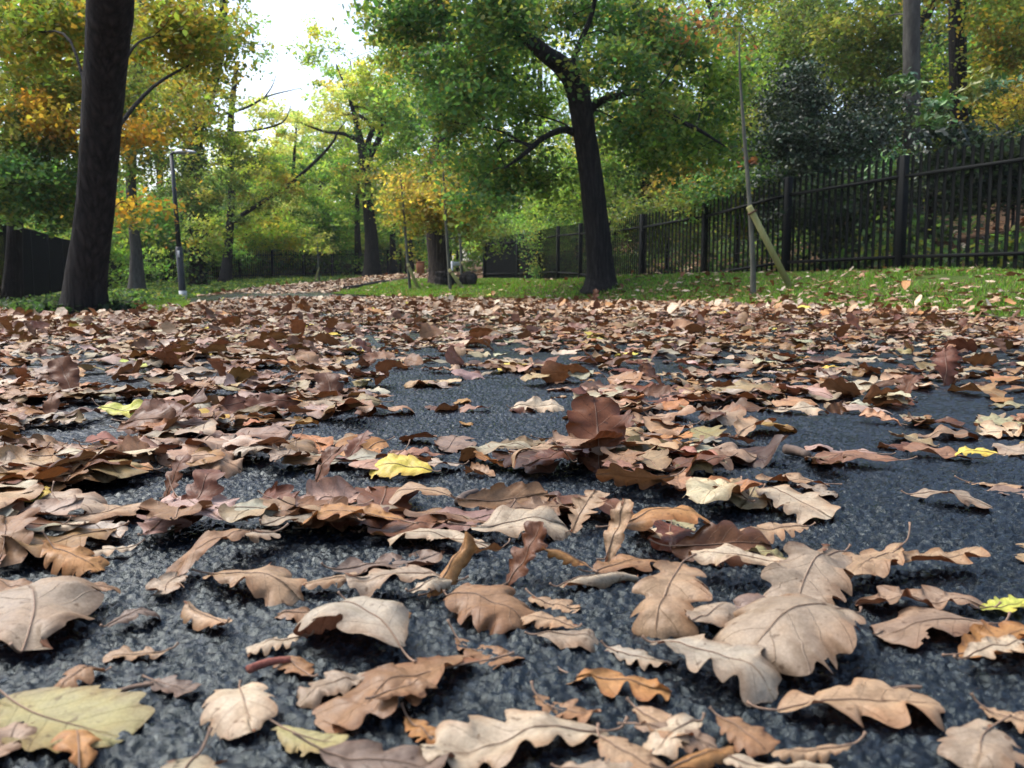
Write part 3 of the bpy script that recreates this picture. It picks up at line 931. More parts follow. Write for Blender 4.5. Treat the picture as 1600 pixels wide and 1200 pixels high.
SH = [(150, 50, 5.5, 'green'), (235, 56, 6, 'deep'), (300, 60, 6, 'olive'), (365, 62, 7, 'green'), (425, 64, 7.5, 'ygreen'), (485, 68, 8, 'green'), (540, 72, 8, 'ygreen'), (600, 78, 8, 'olive'), (655, 70, 6, 'deep'), (715, 58, 6.5, 'green'), (760, 52, 6, 'olive'), (400, 80, 9, 'pale'), (520, 84, 9, 'pale'), (810, 50, 6, 'green'), (60, 34, 4.5, 'deep'), (110, 38, 5, 'green'), (880, 44, 6, 'ygreen'), (960, 40, 6, 'olive'), (1040, 36, 5.5, 'green'), (1120, 32, 5, 'ygreen'), (1200, 30, 4.5, 'deep'), (1480, 26, 4.5, 'dark'), (1560, 24, 4.5, 'deep')]
SH += [(255, 49, 4.2, 'ygreen'), (330, 52, 4.5, 'green'), (385, 56, 4.5, 'ygreen'), (430, 58, 5, 'pale'), (470, 61, 5, 'green'), (520, 65, 5.5, 'ygreen'), (575, 70, 5.5, 'pale'), (620, 74, 6, 'gold'), (200, 47.5, 4, 'green')]
SW = ['behind the leaning oak foot', 'behind the slim grey trunk', 'at the root of the ivy clad trunk', 'over the back fence near the lamp', 'under the slanting limb', 'under the small forked tree', 'beside the fan limbed tree', 'between fan limbed and stout trees', 'behind the brown bin', 'behind the white metal frame', 'at the far fence turn', 'below the sky gap, farther off', 'right under the gap and paler', 'past the end of the fence', 'beside the golden tree', 'left of the slim grey trunk', 'behind the leaning oak', 'behind the ivy darkened trunk', 'beyond the middle of the fence', 'behind the tall bare sapling', 'behind the holly', 'behind the laurel', 'under the yellow tree at the right', 'just past the back fence by the lamp', 'close behind the back fence past the ivy clad trunk', 'close behind the back fence under the slanting limb', 'close behind the back fence and palest there', 'close behind the back fence under the forked tree', 'at the far part of the back fence', 'hiding the foot of the fan limbed tree', 'golden among the green near the bend', 'just past the back fence behind the slim grey trunk']
for k, (px, d, h, pl) in enumerate(SH):
    b = gp(px, d)
    bl = [dict(c=(b[0] + gT.normal() * h * .25, d + gT.normal() * .8, b[2] + h * zf), r=(h * .52, h * .4, h * .24), n=1000, pal=pl if q else 'green', size=.24 if d > 45 else .18, clump=.55, per=28) for q, zf in enumerate((.22, .42, .62, .82))]
    for q in bl:
        q['n'] = 1500 if d > 45 else 1000
    make_tree('woodland_shrub', f'{HUE.get(pl, dict(deep="deep green", dark="dark").get(pl))} bush {SW[k]}', 'shrub', [(b[0], d, b[2] - .1, .09), (b[0], d, b[2] + h * .4, .06), (b[0] + .2, d, b[2] + h * .8, .02)], bl, seed=300 + k, sides=6, group='bushes of the wood behind', twig=.012)

# far wood closing the view
g = np.random.default_rng(8)
n = 26000
a = g.uniform(-1.0, 1.0, n)
dd = g.uniform(88, 125, n)
hh = (4 + 8 * vnoise(a * 14 + 20, a * 0 + 3, 2)) * np.where(np.abs(a + .235) < .06, .7, 1)
zz = g.random(n) ** .8 * hh
C = np.stack([a * dd, dd, terr(a * dd, dd) + zz], -1)
pp = np.array(PAL['green'] + PAL['olive'] + PAL['ygreen'] + PAL['pale'])
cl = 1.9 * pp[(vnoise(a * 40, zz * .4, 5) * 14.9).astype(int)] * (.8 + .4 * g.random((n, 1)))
V, F, c = leaf_cards(C, .75 * (.7 + .6 * g.random(n)), cl, g, .3)
fw = mk('distant_wood', V, F, M_FOL, col=c)
tag(fw, 'far mass of mixed green woodland closing the view', 'woodland', kind='stuff')

# ------------------------------------------------------------------ damp autumn air
hm = bpy.data.materials.new('haze')
hm.use_nodes = True
hnt = hm.node_tree
hnt.nodes.remove(hnt.nodes['Principled BSDF'])
pv = hnt.nodes.new('ShaderNodeVolumePrincipled')
pv.inputs['Color'].default_value = (.93, .97, 1, 1)
pv.inputs['Density'].default_value = .0003
hnt.links.new(pv.outputs[0], hnt.nodes['Material Output'].inputs['Volume'])
hz = MB().box((0, 110, 18.5), (540, 360, 50)).build('haze', hm)
tag(hz, 'thin damp haze between the trees', 'haze', kind='stuff')

# ------------------------------------------------------------------ palisade fences


def fence(pts, label, h=1.8, pitch=.155, close_from=1e9):
    """steel palisade along a polyline on the terrain: posts, two rails and W-section pales per bay"""
    pts = np.asarray(pts, float)
    seg = np.r_[0, np.cumsum(np.linalg.norm(np.diff(pts, axis=0), axis=1))]

    def at(s):
        return np.array((np.interp(s, seg, pts[:, 0]), np.interp(s, seg, pts[:, 1])))
    n = int(seg[-1] // 2.75)
    p0 = at(0)
    t = thing('palisade_fence', label, 'fence', (p0[0], p0[1], float(terr(*p0))))
    for k in range(n + 1):
        a = at(k * 2.75)
        za = float(terr(*a))
        dirv = at(k * 2.75 + .5) - at(k * 2.75 - .5)
        ang = math.atan2(dirv[1], dirv[0])
        MB().box((a[0], a[1], za + h / 2 - .1), (.11, .11, h + .16), ang, .008).build('post', M_FENCE, t)
        if k == n:
            break
        b = at((k + 1) * 2.75)
        zb = float(terr(*b))
        d = b - a
        L = np.linalg.norm(d)
        d /= L
        nn = np.array((-d[1], d[0]))
        ang = math.atan2(d[1], d[0])
        for hz in (.28, h - .33):
            r = MB()
            pa = np.array((*(a + d * .057), za + hz))
            pb = np.array((*(b - d * .057), zb + hz))
            q = []
            for p in (pa, pb):
                for (u_, v_) in ((-.02, -.025), (.02, -.025), (.02, .025), (-.02, .025)):
                    q.append(p + np.array((*(nn * u_), v_)))
            r.add(q, [(0, 1, 5, 4), (1, 2, 6, 5), (2, 3, 7, 6), (3, 0, 4, 7), (3, 2, 1, 0), (4, 5, 6, 7)])
            r.build('rail', M_FENCE, t)
        m = MB()
        np_ = int((L - .14) / (pitch if a[1] < close_from else .074))
        for j in range(np_ + 1):
            s = .07 + (L - .14) * (j + .5) / (np_ + 1)
            c = a + d * s
            zg = za + (zb - za) * s / L
            top = zg + h - .02 + random.uniform(-.006, .006)
            prof = [(-.032, .0), (-.016, .014), (0, .002), (.016, .014), (.032, .0)]
            face = -.023
            q = []
            for z in (zg + .06, top - .05):
                q += [np.array((*(c + d * x + nn * (face - y)), z)) for x, y in prof]
            q += [np.array((*(c + d * x * .35 + nn * (face - y)), top)) for x, y in prof]
            q = np.array(q)
            th = np.array((*(nn * .004), 0))
            n0 = len(q)
            qq = np.concatenate([q, q + th])
            f = []
            for r0 in (0, 5):
                for i in range(4):
                    f.append((r0 + i, r0 + i + 1, r0 + i + 6, r0 + i + 5))
                    f.append((n0 + r0 + i + 5, n0 + r0 + i + 6, n0 + r0 + i + 1, n0 + r0 + i))
            m.add(qq, f)
        m.build('pale_panel', M_FENCE, t)
    return t


fence([(8.62, 5.72), (5.85, 13.5), (3.08, 21.3), (.61, 34), (-1.34, 37.4)], 'black palisade fence running along the lawn behind the leaning oak', close_from=29.5)
fence([(-7.6, 9.4), (-10.95, 19.2), (-15.8, 33), (-19.2, 44.2)], 'dark palisade fence behind the nearest oak, seen almost edge on')
fence([(-19.2, 44.6), (-15.5, 53), (-10.5, 62), (-8.2, 72)], 'black palisade fence across the back beyond the lamp post and ivy')

# ------------------------------------------------------------------ lamp post
lb = gp(286, 23)
lt = P(268, 243, 23)
t = thing('street_lamp', 'dark slim lamp post with one grey arm lamp at the path bend', 'lamp', lb)
m = MB()
m.tube([(*lb[:2], lb[2] - .1), (*lb[:2], lb[2] + .20)], .098, 14)
m.build('base_sleeve', M_GALV, t, smooth=False)
v = lt - lb


def along(f):
    return lb + v * f


MB().tube([along(.04), along(.05), along(.36), along(.365)], [.09, .09, .085, .07], 14).build('lower_pole', M_LAMP, t)
MB().tube([along(.363), along(.7), along(1.0)], [.062, .055, .050], 12).build('pole', M_LAMP, t)
hd = lt + np.array((0, 0, .02))
arm = MB().tube([hd + (0, 0, -.06), hd + (0, 0, .02), hd + (.05, -.01, .05), hd + (.18, -.03, .05)], [.05, .045, .04, .035], 10)
arm.build('arm', M_LAMP, t, smooth=True)
ctr = hd + np.array((.33, -.05, .045))
m = MB()
rows = 10
ang = np.linspace(0, 2 * np.pi, 20, endpoint=False)
Vh, nF = [], []
for kx in np.linspace(0, 1, rows):
    w_ = .15 * (math.sin(math.pi * (0.1 + .85 * kx)) ** .5)
    hh_ = .105 * (1 - .45 * kx) * (math.sin(math.pi * (0.12 + .8 * kx)) ** .4)
    for a_ in ang:
        zz_ = math.sin(a_)
        Vh.append(ctr + np.array((-.2 + .50 * kx, w_ * math.cos(a_), hh_ * (zz_ if zz_ > 0 else zz_ * .3))))
for i in range(rows - 1):
    for j in range(20):
        jn = (j + 1) % 20
        nF.append((i * 20 + j, i * 20 + jn, i * 20 + 20 + jn, i * 20 + 20 + j))
m.add(Vh, nF)
m.F.setdefault(20, []).append(np.array([list(range(19, -1, -1)), [(rows - 1) * 20 + j for j in range(20)]]))
head = m.build('lamp_head', M_GALV, t, smooth=True)
gl = MB()
aa = np.linspace(0, 2 * np.pi, 18, endpoint=False)
Vg = [ctr + np.array((.02 + .15 * math.cos(x), .075 * math.sin(x), z)) for z in (-.018, -.040) for x in aa]
gl.add(Vg, [(i, (i + 1) % 18, 18 + (i + 1) % 18, 18 + i) for i in range(18)])
gl.F.setdefault(18, []).append(np.array([[18 + 17 - i for i in range(18)]]))
gl.build('lens', M_GLASS, head, smooth=True)
stk = along(.315)
MB().box(stk + np.array((.01, -.088, 0)), (.05, .006, .17), 0, .001).build('sticker', M_STICK, t)

# ------------------------------------------------------------------ saplings with stakes


def sapling(px, d, rows, stake0, stake1, dz, label, slabel, blobs=(), pal='gold', seed=0, mat=M_SAPL):
    make_tree('young_tree', label, 'tree', TB(px, d, rows[0], *rows[1]), list(blobs), mat=mat, seed=seed, sides=8, rough=.03, group='young trees tied to stakes', twig=.003, flare=False)
    a = gp(stake0, d + dz)
    a[2] -= .05
    b = P(stake1[0], stake1[1], d - .06)
    t = thing('wooden_stake', slabel, 'stake', (a[0], a[1], a[2] + .05), 'stakes leaning on young trees')
    r = .042
    ax = (b - a) / np.linalg.norm(b - a)
    MB().tube([a, b - ax * .02, b], [r, r, r * .85], 12).build('post', M_STAKE, t)
    tie = MB()
    cc = b - ax * .09
    aa = np.linspace(0, 2 * np.pi, 17)
    # band round stake and stem
    e1 = np.array((1.0, 0, 0)) - ax * ax[0]
    e1 /= np.linalg.norm(e1)
    e2 = np.cross(ax, e1)
    tie.tube([cc + e1 * math.cos(x) * (r + .012) + e2 * math.sin(x) * (r + .012) for x in aa], .011, 6, False)
    nx_ = P(rows[2], stake1[1] + 3, d)
    tie.tube([cc + e1 * .0 + (nx_ - cc) * f for f in np.linspace(.0, 1.0, 5)], .016, 6)
    tie.build('tie', M_TIE, t, smooth=True)


sapling(1177, 11.6, (10, [(1176, 400, 11.6, 8.5), (1170, 300, 11.6, 7), (1162, 200, 11.6, 5.5), (1156, 110, 11.6, 3.5), (1155, 50, 11.6, 1.5)], 1169), 1239, (1170, 322), -.1,
        'tall bare sapling on the lawn tied to the thickest stake', 'thick green tinged stake slanting against the tall bare sapling',
        [B(1160, 90, 11.6, 25, 30, 7, 'rust', .10, clump=.15), B(1172, 250, 11.6, 9, 10, 10, 'rust', .10, clump=.08)], seed=31)
sapling(641, 22, (5, [(638, 420, 22, 4.5), (634, 370, 22, 4), (630, 320, 22, 3.5), (625, 270, 22, 2)], 637), 656, (637, 412), -.2,
        'thin sapling nearest the kerb log with yellow leaves', 'pale stake slanting beside the kerb log',
        [B(622, 310, 22, 28, 40, 420, 'yellow', .12), B(640, 345, 22, 20, 20, 120, 'gold', .12)], seed=32)
sapling(704, 20.5, (6, [(701, 410, 20.5, 5), (697, 350, 20.5, 4.5), (694, 290, 20.5, 3.5), (690, 230, 20.5, 2)], 701), 728, (702, 421), -.2,
        'thin sapling in front of the stout brown oak trunk', 'pale stake crossing the foot of the stout brown oak',
        [B(690, 300, 20.5, 30, 35, 240, 'yellow', .12)], seed=33)
sapling(722, 29, (5, [(720, 390, 29, 4.5), (717, 340, 29, 4), (714, 290, 29, 2)], 721), 739, (722, 409), -.2,
        'thin sapling behind the stump beside the metal sign frame', 'slim pale stake behind the stump and metal frame',
        [B(716, 330, 29, 28, 30, 200, 'gold', .13)], seed=34)
sapling(500, 47, (3.4, [(498, 425, 47, 3), (497, 400, 47, 2.5), (495, 370, 47, 1.5)], 497), 489, (499, 418), -.2,
        'spindly sapling among ivy in front of the back fence', 'short stake leaning in the ivy by the back fence',
        [B(497, 385, 47, 17, 18, 160, 'gold', .2)], seed=35)

# ------------------------------------------------------------------ small things by the bend
# metal sign frame on two legs
a, b = gp(707, 31), gp(723, 31.3)
a[2] -= .1
b[2] -= .1
t = thing('sign_frame', 'small white metal frame on two legs behind the stump', 'sign frame', (a + b) / 2)
ta, tb2 = P(706, 408, 31), P(720, 407, 31.3)
MB().tube([a, ta], .035, 10).build('leg', M_GALV, t)
MB().tube([b, tb2], .035, 10).build('leg', M_GALV, t)
dv = (tb2 - ta)
mid = (ta + tb2) / 2 + np.array((0, 0, -.10))
MB().box(mid, (np.linalg.norm(dv) - .05, .03, .13), math.atan2(dv[1], dv[0]), .004).build('panel', M_GALV, t)
# brown bin
a = gp(657, 47)
a = np.array((a[0], a[1], P(657, 427, 47)[2]))
t = thing('litter_bin', 'orange brown box bin where the path bends out of sight', 'bin', a)
MB().box(a + np.array((0, 0, .26)), (.40, .40, .60), .2, .02).build('body', M_BIN, t)
MB().box(a + np.array((0, 0, .585)), (.44, .44, .05), .2, .015).build('lid', M_BIN, t)
# stump and log by the stout oak
def log(name, label, c, axis, r, L, seed, cat, mat=M_BARK):
    g = np.random.default_rng(seed)
    ax = np.asarray(axis, float)
    ax /= np.linalg.norm(ax)
    pts = np.array([c + ax * L * (f - .5) for f in np.linspace(0, 1, 9)])
    rad = r * (1 + .12 * g.normal(size=9))
    t = thing(name, label, cat, (c[0], c[1], c[2] - r))
    MB().tube(pts, rad, 18, False, .10, seed).build('bark', mat, t, smooth=True)
    for s, f in ((0, -1), (8, 1)):
        V, F = tube(np.array([pts[s] - ax * .02 * f, pts[s] + ax * .004 * f]), np.array([rad[s] * .93, rad[s] * .93]), 18)
        m = MB().add(V, F)
        order = list(range(18, 36)) if f > 0 else list(range(35, 17, -1))
        m.F.setdefault(18, []).append(np.array([order]))
        m.build('cut_face', M_CUT, t)


c = gp(700, 22.5)
log('tree_stump', 'black knobbly stump at the foot of the stout brown oak', c + np.array((-.08, 0, .12)), (.05, .1, 1), .26, .5, 3, 'stump')
c = gp(732, 24.5)
log('cut_log', 'round dark cut log lying behind the slanting stake', c + np.array((0, 0, .17)), (.35, -.9, .05), .2, .5, 4, 'log')
c1, c2 = gp(540, 26.5), gp(636, 38.5)
m = MB()
pts = [np.array((c1[0] * (1 - f) + c2[0] * f + .25 * math.sin(f * 3.1), c1[1] * (1 - f) + c2[1] * f, 0)) for f in np.linspace(0, 1, 24)]
for p in pts:
    p[2] = float(terr(p[0], p[1])) + .06
t = thing('kerb_log', 'long low dark log edging the path where it bends', 'log', pts[0])
m.tube(pts, .10, 10, True, .15, 9)
m.build('bark', M_BARK, t, smooth=True)

# ------------------------------------------------------------------ ground cover: grass and ivy


def blades(name, n, region, h, cols, label, cat, seed, wd=.006):
    g = np.random.default_rng(seed)
    X, Y = region(n, g)
    n = len(X)
    Z = terr(X, Y) + .012
    hh = h * (.5 + .8 * g.random(n)) * (.5 + vnoise(X * 1.5, Y * 1.5, 3))
    a = g.random(n) * 2 * np.pi
    w_ = wd * (.7 + .6 * g.random(n)) * np.clip(Y / 9, 1, 3)
    lean = g.normal(size=(n, 2)) * hh[:, None] * .45
    b0 = np.stack([X - w_ * np.cos(a), Y - w_ * np.sin(a), Z], -1)
    b1 = np.stack([X + w_ * np.cos(a), Y + w_ * np.sin(a), Z], -1)
    m0 = np.stack([X - w_ * .7 * np.cos(a) + lean[:, 0] * .4, Y - w_ * .7 * np.sin(a) + lean[:, 1] * .4, Z + hh * .6], -1)
    m1 = np.stack([X + w_ * .7 * np.cos(a) + lean[:, 0] * .4, Y + w_ * .7 * np.sin(a) + lean[:, 1] * .4, Z + hh * .6], -1)
    tp = np.stack([X + lean[:, 0], Y + lean[:, 1], Z + hh], -1)
    V = np.stack([b0, b1, m1, m0, tp], 1).reshape(-1, 3)
    i = np.arange(n)[:, None] * 5
    c = np.array(cols)[g.integers(len(cols), size=n)] * (.75 + .5 * g.random((n, 1)))
    o = mk(name, V, [i + np.array([[0, 1, 2, 3]]), i + np.array([[3, 2, 4]])], M_GRASS, col=np.repeat(c, 5, 0))
    tag(o, label, cat, kind='stuff')


def lawn_region(n, g):
    Y = 4.5 + 34 * g.random(n * 2) ** 1.15
    u = g.random(n * 2) ** 1.1
    eR, fR = edgeR(Y), fenceR(Y)
    X = eR - .05 + (fR - .35 - eR) * u
    edge = u * (fR - eR) > .25 * vnoise(X * 2.2, Y * 2.2, 8)
    see = np.abs(X) < .75 * Y + .6
    bare = vnoise(X * 1.1 + 7, Y * 1.1, 12) * .6 + vnoise(X * 4 + 7, Y * 4, 13) * .4 > .24
    k = edge & see & bare
    return X[k][:n], Y[k][:n]


blades('grass', 90000, lawn_region, .055, [(.10, .25, .022), (.14, .31, .028), (.08, .18, .02), (.19, .26, .05), (.20, .18, .07)], 'short bright green grass on the verge below the fence', 'grass', 3)


def left_region(n, g):
    Y = 9.5 + 9 * g.random(n)
    X = edgeL(Y) - .05 - 1.6 * g.random(n) * vnoise(Y * .6, Y * 0, 2)
    return X, Y


blades('grass', 9000, left_region, .06, [(.14, .26, .03), (.20, .28, .05), (.10, .18, .03)], 'small patch of light grass at the foot of the lamp post', 'grass', 4)


def ivy_cover(name, n, reg, size, pal, label, seed, zmax=.22):
    g = np.random.default_rng(seed)
    X, Y = reg(n, g)
    n = len(X)
    bump = vnoise(X * 1.3, Y * 1.3, 6)
    Z = terr(X, Y) + .02 + zmax * bump * g.random(n)
    pp = np.array([c for p in pal for c in PAL[p]])
    c = pp[(vnoise(X * 2, Y * 2, 9) * len(pp) * .6 + g.random(n) * len(pp) * .4).astype(int) % len(pp)] * (.8 + .5 * g.random((n, 1)))
    V, F, c = leaf_cards(np.stack([X, Y, Z], -1), size * (.6 + .7 * g.random(n)), c, g, .45)
    o = mk(name, V, F, M_FOL, col=c)
    tag(o, label, 'ground cover', kind='stuff')


def bank_left(n, g):
    Y = 22 + 36 * g.random(n)
    back_ = np.interp(Y, [10, 44.4, 53, 62, 72], [-8.2, -19.0, -15.6, -10.6, -8.4])
    eL = edgeL(Y)
    X = eL - .15 + (back_ - eL) * g.random(n)
    return X, Y


ivy_cover('ivy_ground_cover', 30000, bank_left, .13, ['green', 'deep', 'pale'], 'low green ivy covering the bank before the back fence', 21)


def past_back(n, g):
    Y = 45 + 30 * g.random(n)
    back_ = np.interp(Y, [44.4, 53, 62, 72], [-19.0, -15.6, -10.6, -8.4])
    return back_ + (g.random(n) ** 1.5) * -9 - .4, Y


ivy_cover('undergrowth', 26000, past_back, .19, ['pale', 'ygreen', 'green'], 'light green undergrowth just past the back fence', 24, 2.2)


def foot_oak(n, g):
    c = gp(130, 8.6)
    k = n // 2
    r = .75 * g.random(k) ** .6
    a = g.random(k) * 2 * np.pi
    Y2 = 10 + 12 * g.random(n - k)
    X2 = edgeL(Y2) - .7 - 3.5 * g.random(n - k)
    r = r * .75
    return np.r_[c[0] - .1 + r * np.cos(a), X2], np.r_[c[1] + .1 + .7 * r * np.sin(a), Y2]


ivy_cover('ivy_ground_cover', 3600, foot_oak, .075, ['dark', 'deep'], 'dark ivy and weeds round the foot of the nearest oak', 22, .20)


def fence_foot(n, g):
    Y = 11 + 24 * g.random(n)
    X = fenceR(Y) + .15 + 5.5 * g.random(n) ** 1.5
    k = vnoise(X * .8, Y * .8, 31) > .36
    return X[k], Y[k]


ivy_cover('bramble_ground_cover', 30000, fence_foot, .11, ['dark', 'deep', 'dark'], 'dark brambles and ivy on the bank just behind the fence', 23, 1.0)

# ------------------------------------------------------------------ fallen leaves
LC = {  # upper side seen, then the other side
    'cream': ((.47, .385, .27), (.24, .11, .05)),
    'tan': ((.36, .245, .145), (.20, .075, .03)),
    'taupe': ((.325, .255, .18), (.15, .065, .03)),
    'grey': ((.385, .335, .255), (.17, .08, .05)),
    'pink': ((.28, .195, .13), (.19, .085, .045)),
    'brown': ((.26, .150, .076), (.20, .09, .04)),
    'orange': ((.36, .185, .065), (.28, .11, .035)),
    'rust': ((.130, .050, .020), (.20, .095, .04)),
    'dark': ((.075, .036, .022), (.2, .12, .08)),
    'purple': ((.18, .130, .098), (.12, .065, .045)),
    'yellow': ((.62, .50, .09), (.4, .3, .08)),
    'lime': ((.52, .55, .10), (.35, .35, .1)),
    'olive': ((.30, .27, .12), (.2, .16, .08)),
}
CNAME = {'cream': 'cream', 'tan': 'tan', 'taupe': 'taupe', 'grey': 'pale grey', 'pink': 'pinkish', 'brown': 'brown', 'orange': 'orange', 'rust': 'rust red', 'dark': 'blackish', 'purple': 'purplish', 'yellow': 'yellow', 'lime': 'lime', 'olive': 'olive'}


class Leaf:
    """one oak leaf: lobed outline, bent and curled in space"""
    def __init__(s, g, L, W=None, lobes=None, depth=None, kx=None, ky=None, wave=None, twist=None, crum=None):
        s.g, s.L = g, L
        s.W = (W if W else .31 + .13 * g.random()) * L
        s.n = lobes or int(g.integers(4, 7))
        s.depth = depth if depth is not None else .10 + .26 * g.random() ** 1.5
        s.ph = g.random(2) * .35
        s.kx = (g.normal() * 2.4 - .9) * .1 / L if kx is None else kx * .62 / L
        kk = (g.normal(size=2) * 4.5 - 2.6) * .1 / L if ky is None else np.broadcast_to(np.asarray(ky, float) * (.65 if abs(ky) < 5 else 1), (2,)) / L * g.uniform(.5, 1.4, 2)
        s.ky = kk
        s.wave = (.03 + .035 * g.random()) * L if wave is None else wave * L
        s.tw = g.normal() * .5 if twist is None else twist
        s.cr = (.02 + .035 * g.random()) * L if crum is None else crum * L
        s.sd = int(g.integers(1e6))
        s.roll = (.05 + .5 * g.random() ** 2) * (1 if g.random() < .25 else -1)
        s.tip = g.normal() * .5 - .25
        s.bk = g.normal() * .10
        s.asym = 1 + .12 * g.normal(size=2)

    def pts(s, S, T, lift=0.0):
        sd = np.where(T >= 0, 0, 1)
        sg = np.where(T >= 0, 1.0, -1.0)
        at = np.abs(T)
        pr = np.maximum(S, 0) ** .72 * np.maximum(1 - S, 0) ** .40 / .60
        lob = .5 - .5 * np.cos(2 * np.pi * (s.n * S + s.ph[sd]))
        taper = sm(S / .25)
        lb = 1 - s.depth * (1 - lob) ** 2.0 * taper * 1.15 + .03 * np.sin(S * 23 + s.sd)
        y = sg * at * s.W * pr * lb * s.asym[sd]
        x = s.L * (S + .065 * at * pr * lob)
        z = s.wave * at ** 2 * np.sin(2 * np.pi * (s.n * .5 * S + s.ph[sd] * 3 + sd * .4)) * pr
        z = z + s.cr * (vnoise(x / s.L * 5 + 9, y / s.L * 5 + 9, s.sd) - .5) * 2 + s.cr * .4 * (vnoise(x / s.L * 13 + 9, y / s.L * 13 + 9, s.sd + 1) - .5)
        q = 6.5 * S - 1.5 * at
        z = z + .0075 * s.L * np.sin(np.pi * (q % 1.0)) * np.minimum(at * 3, 1) * pr      # puckered between the side veins
        z = z + .035 * s.L * at * pr                          # slight fold along the midrib
        z = z + s.roll * s.L * .55 * np.maximum(at - .5, 0) ** 2 * pr * (1 + .6 * np.sin(S * 7 + s.sd))
        z = z + s.tip * s.L * np.maximum(S - .65, 0) ** 2
        y = y + s.bk * s.L * (S - .5) ** 2 * 2
        k = s.ky[sd]
        k = np.where(np.abs(k) < 1e-3, 1e-3, k)
        k = k * (.55 + .9 * S)
        th = np.clip(k * np.abs(y), -4.5, 4.5)
        yy = sg * np.sin(th) / k
        zz = (1 - np.cos(th)) / k + z * np.cos(th)
        z = zz + lift
        y = yy
        kx = s.kx if abs(s.kx) > 1e-3 else 1e-3
        xc = x - .5 * s.L
        ph = kx * xc
        x2 = np.sin(ph) * (1 / kx - z)
        z2 = (1 - np.cos(ph)) / kx + z * np.cos(ph)
        a = s.tw * (S - .5)
        y3 = y * np.cos(a) - z2 * np.sin(a)
        z3 = y * np.sin(a) + z2 * np.cos(a)
        return np.stack([x2, y3, z3], -1)

    def blade(s, ns, nt):
        S0 = np.linspace(0, 1, ns + 1)
        T0 = np.linspace(-1, 1, nt + 1)
        T, S = np.meshgrid(T0, S0)
        S = np.clip(S, .002, .9985)
        V = s.pts(S, T)
        i = (np.arange(ns)[:, None] * (nt + 1) + np.arange(nt)[None, :]).ravel()
        F = np.stack([i, i + nt + 1, i + nt + 2, i + 1], -1)
        uv = np.stack([S, T], -1).reshape(-1, 2)
        if ns > 28 and s.g.random() < .45:
            fs, ft = S.ravel()[F].mean(1), T.ravel()[F].mean(1)
            bad = np.zeros(len(F), bool)
            for _ in range(int(s.g.integers(1, 4))):
                cs, ct = s.g.uniform(.3, 1.0), s.g.choice([-1, 1]) * s.g.uniform(.85, 1.05)
                rs = s.g.uniform(.02, .05)
                bad |= ((fs - cs) / rs) ** 2 + ((ft - ct) * .35 / rs) ** 2 < 1 + .5 * np.sin(ft * 40)
            if bad.sum() < .1 * len(F):
                F = F[~bad]
        return V.reshape(-1, 3), F, uv

    def stalk(s, ln=.28, up=.06, wid=.0009):
        S = np.linspace(.004, .9, 16)
        mid = s.pts(S, np.zeros_like(S), lift=.0005)
        b0 = mid[0]
        d = mid[0] - mid[2]
        d /= np.linalg.norm(d) + 1e-9
        sw = s.g.normal() * .3
        pre = np.array([b0 + d * ln * s.L * f + np.array((0, sw * ln * s.L * f * f, up * s.L * f * f)) for f in np.linspace(1, .08, 7)])
        pts = np.concatenate([pre, mid])
        rad = np.r_[np.linspace(wid * 1.3, wid, 7), np.linspace(wid * .9, wid * .22, 16)]
        rad[0] *= 1.5
        return pts, rad


HX0, HX1, HY0, HY1, HC = -4.0, 4.6, .15, 6.6, .006
HM = np.zeros((int((HY1 - HY0) / HC) + 1, int((HX1 - HX0) / HC) + 1), dtype=np.float32)


def rot(head, pitch, roll):
    return np.array(Matrix.Rotation(head, 3, 'Z') @ Matrix.Rotation(-pitch, 3, 'Y') @ Matrix.Rotation(roll, 3, 'X'))


def settle(V, q=.94, cap=.032):
    """height at which the leaf rests on what already lies there"""
    ix = np.clip(((V[:, 0] - HX0) / HC).astype(int), 0, HM.shape[1] - 1)
    iy = np.clip(((V[:, 1] - HY0) / HC).astype(int), 0, HM.shape[0] - 1)
    base = terr(V[:, 0], V[:, 1]) + HM[iy, ix]
    z0 = np.quantile(base - V[:, 2], q)
    lo = V[:, 2].min()
    z0 = min(z0, cap - lo) + .0012
    z0 = max(z0, -lo - .006 + .001)
    new = np.clip((V[:, 2] + z0 - terr(V[:, 0], V[:, 1])) * .55, 0, .026)
    np.maximum.at(HM, (iy, ix), new.astype(np.float32))
    return z0


# ---- density of the carpet, read off the photograph: rows are photo y, columns every 100 px
DY = [475, 500, 530, 560, 600, 650, 700, 760, 820, 880, 930, 1000, 1200]
DM = np.array([
    [.95] * 16,
    [.96, .96, .96, .95, .92, .85, .80, .85, .90, .92, .92, .90, .92, .94, .95, .95],
    [.92, .90, .90, .92, .90, .60, .50, .65, .80, .82, .84, .84, .84, .82, .85, .85],
    [.80, .60, .78, .85, .85, .70, .42, .42, .60, .70, .72, .74, .72, .55, .45, .50],
    [.65, .45, .60, .74, .84, .84, .52, .45, .62, .65, .62, .58, .55, .48, .42, .45],
    [.68, .55, .66, .74, .78, .76, .45, .36, .58, .66, .58, .48, .48, .46, .40, .45],
    [.78, .72, .70, .72, .72, .65, .42, .30, .52, .76, .82, .58, .34, .34, .38, .38],
    [.88, .88, .88, .88, .85, .85, .55, .28, .60, .85, .88, .75, .22, .12, .12, .20],
    [.70, .75, .70, .82, .85, .88, .80, .70, .75, .80, .85, .70, .25, .05, .04, .05],
    [.60, .50, .40, .62, .66, .76, .80, .70, .72, .72, .66, .55, .45, .35, .32, .15],
    [.40, .35, .20, .35, .52, .55, .50, .42, .45, .52, .52, .45, .35, .20, .25, .25],
    [.30, .30, .22, .34, .42, .42, .32, .15, .28, .48, .52, .42, .20, .08, .12, .15],
    [.35, .35, .20, .25, .42, .52, .40, .12, .40, .66, .70, .66, .50, .08, .06, .10]])


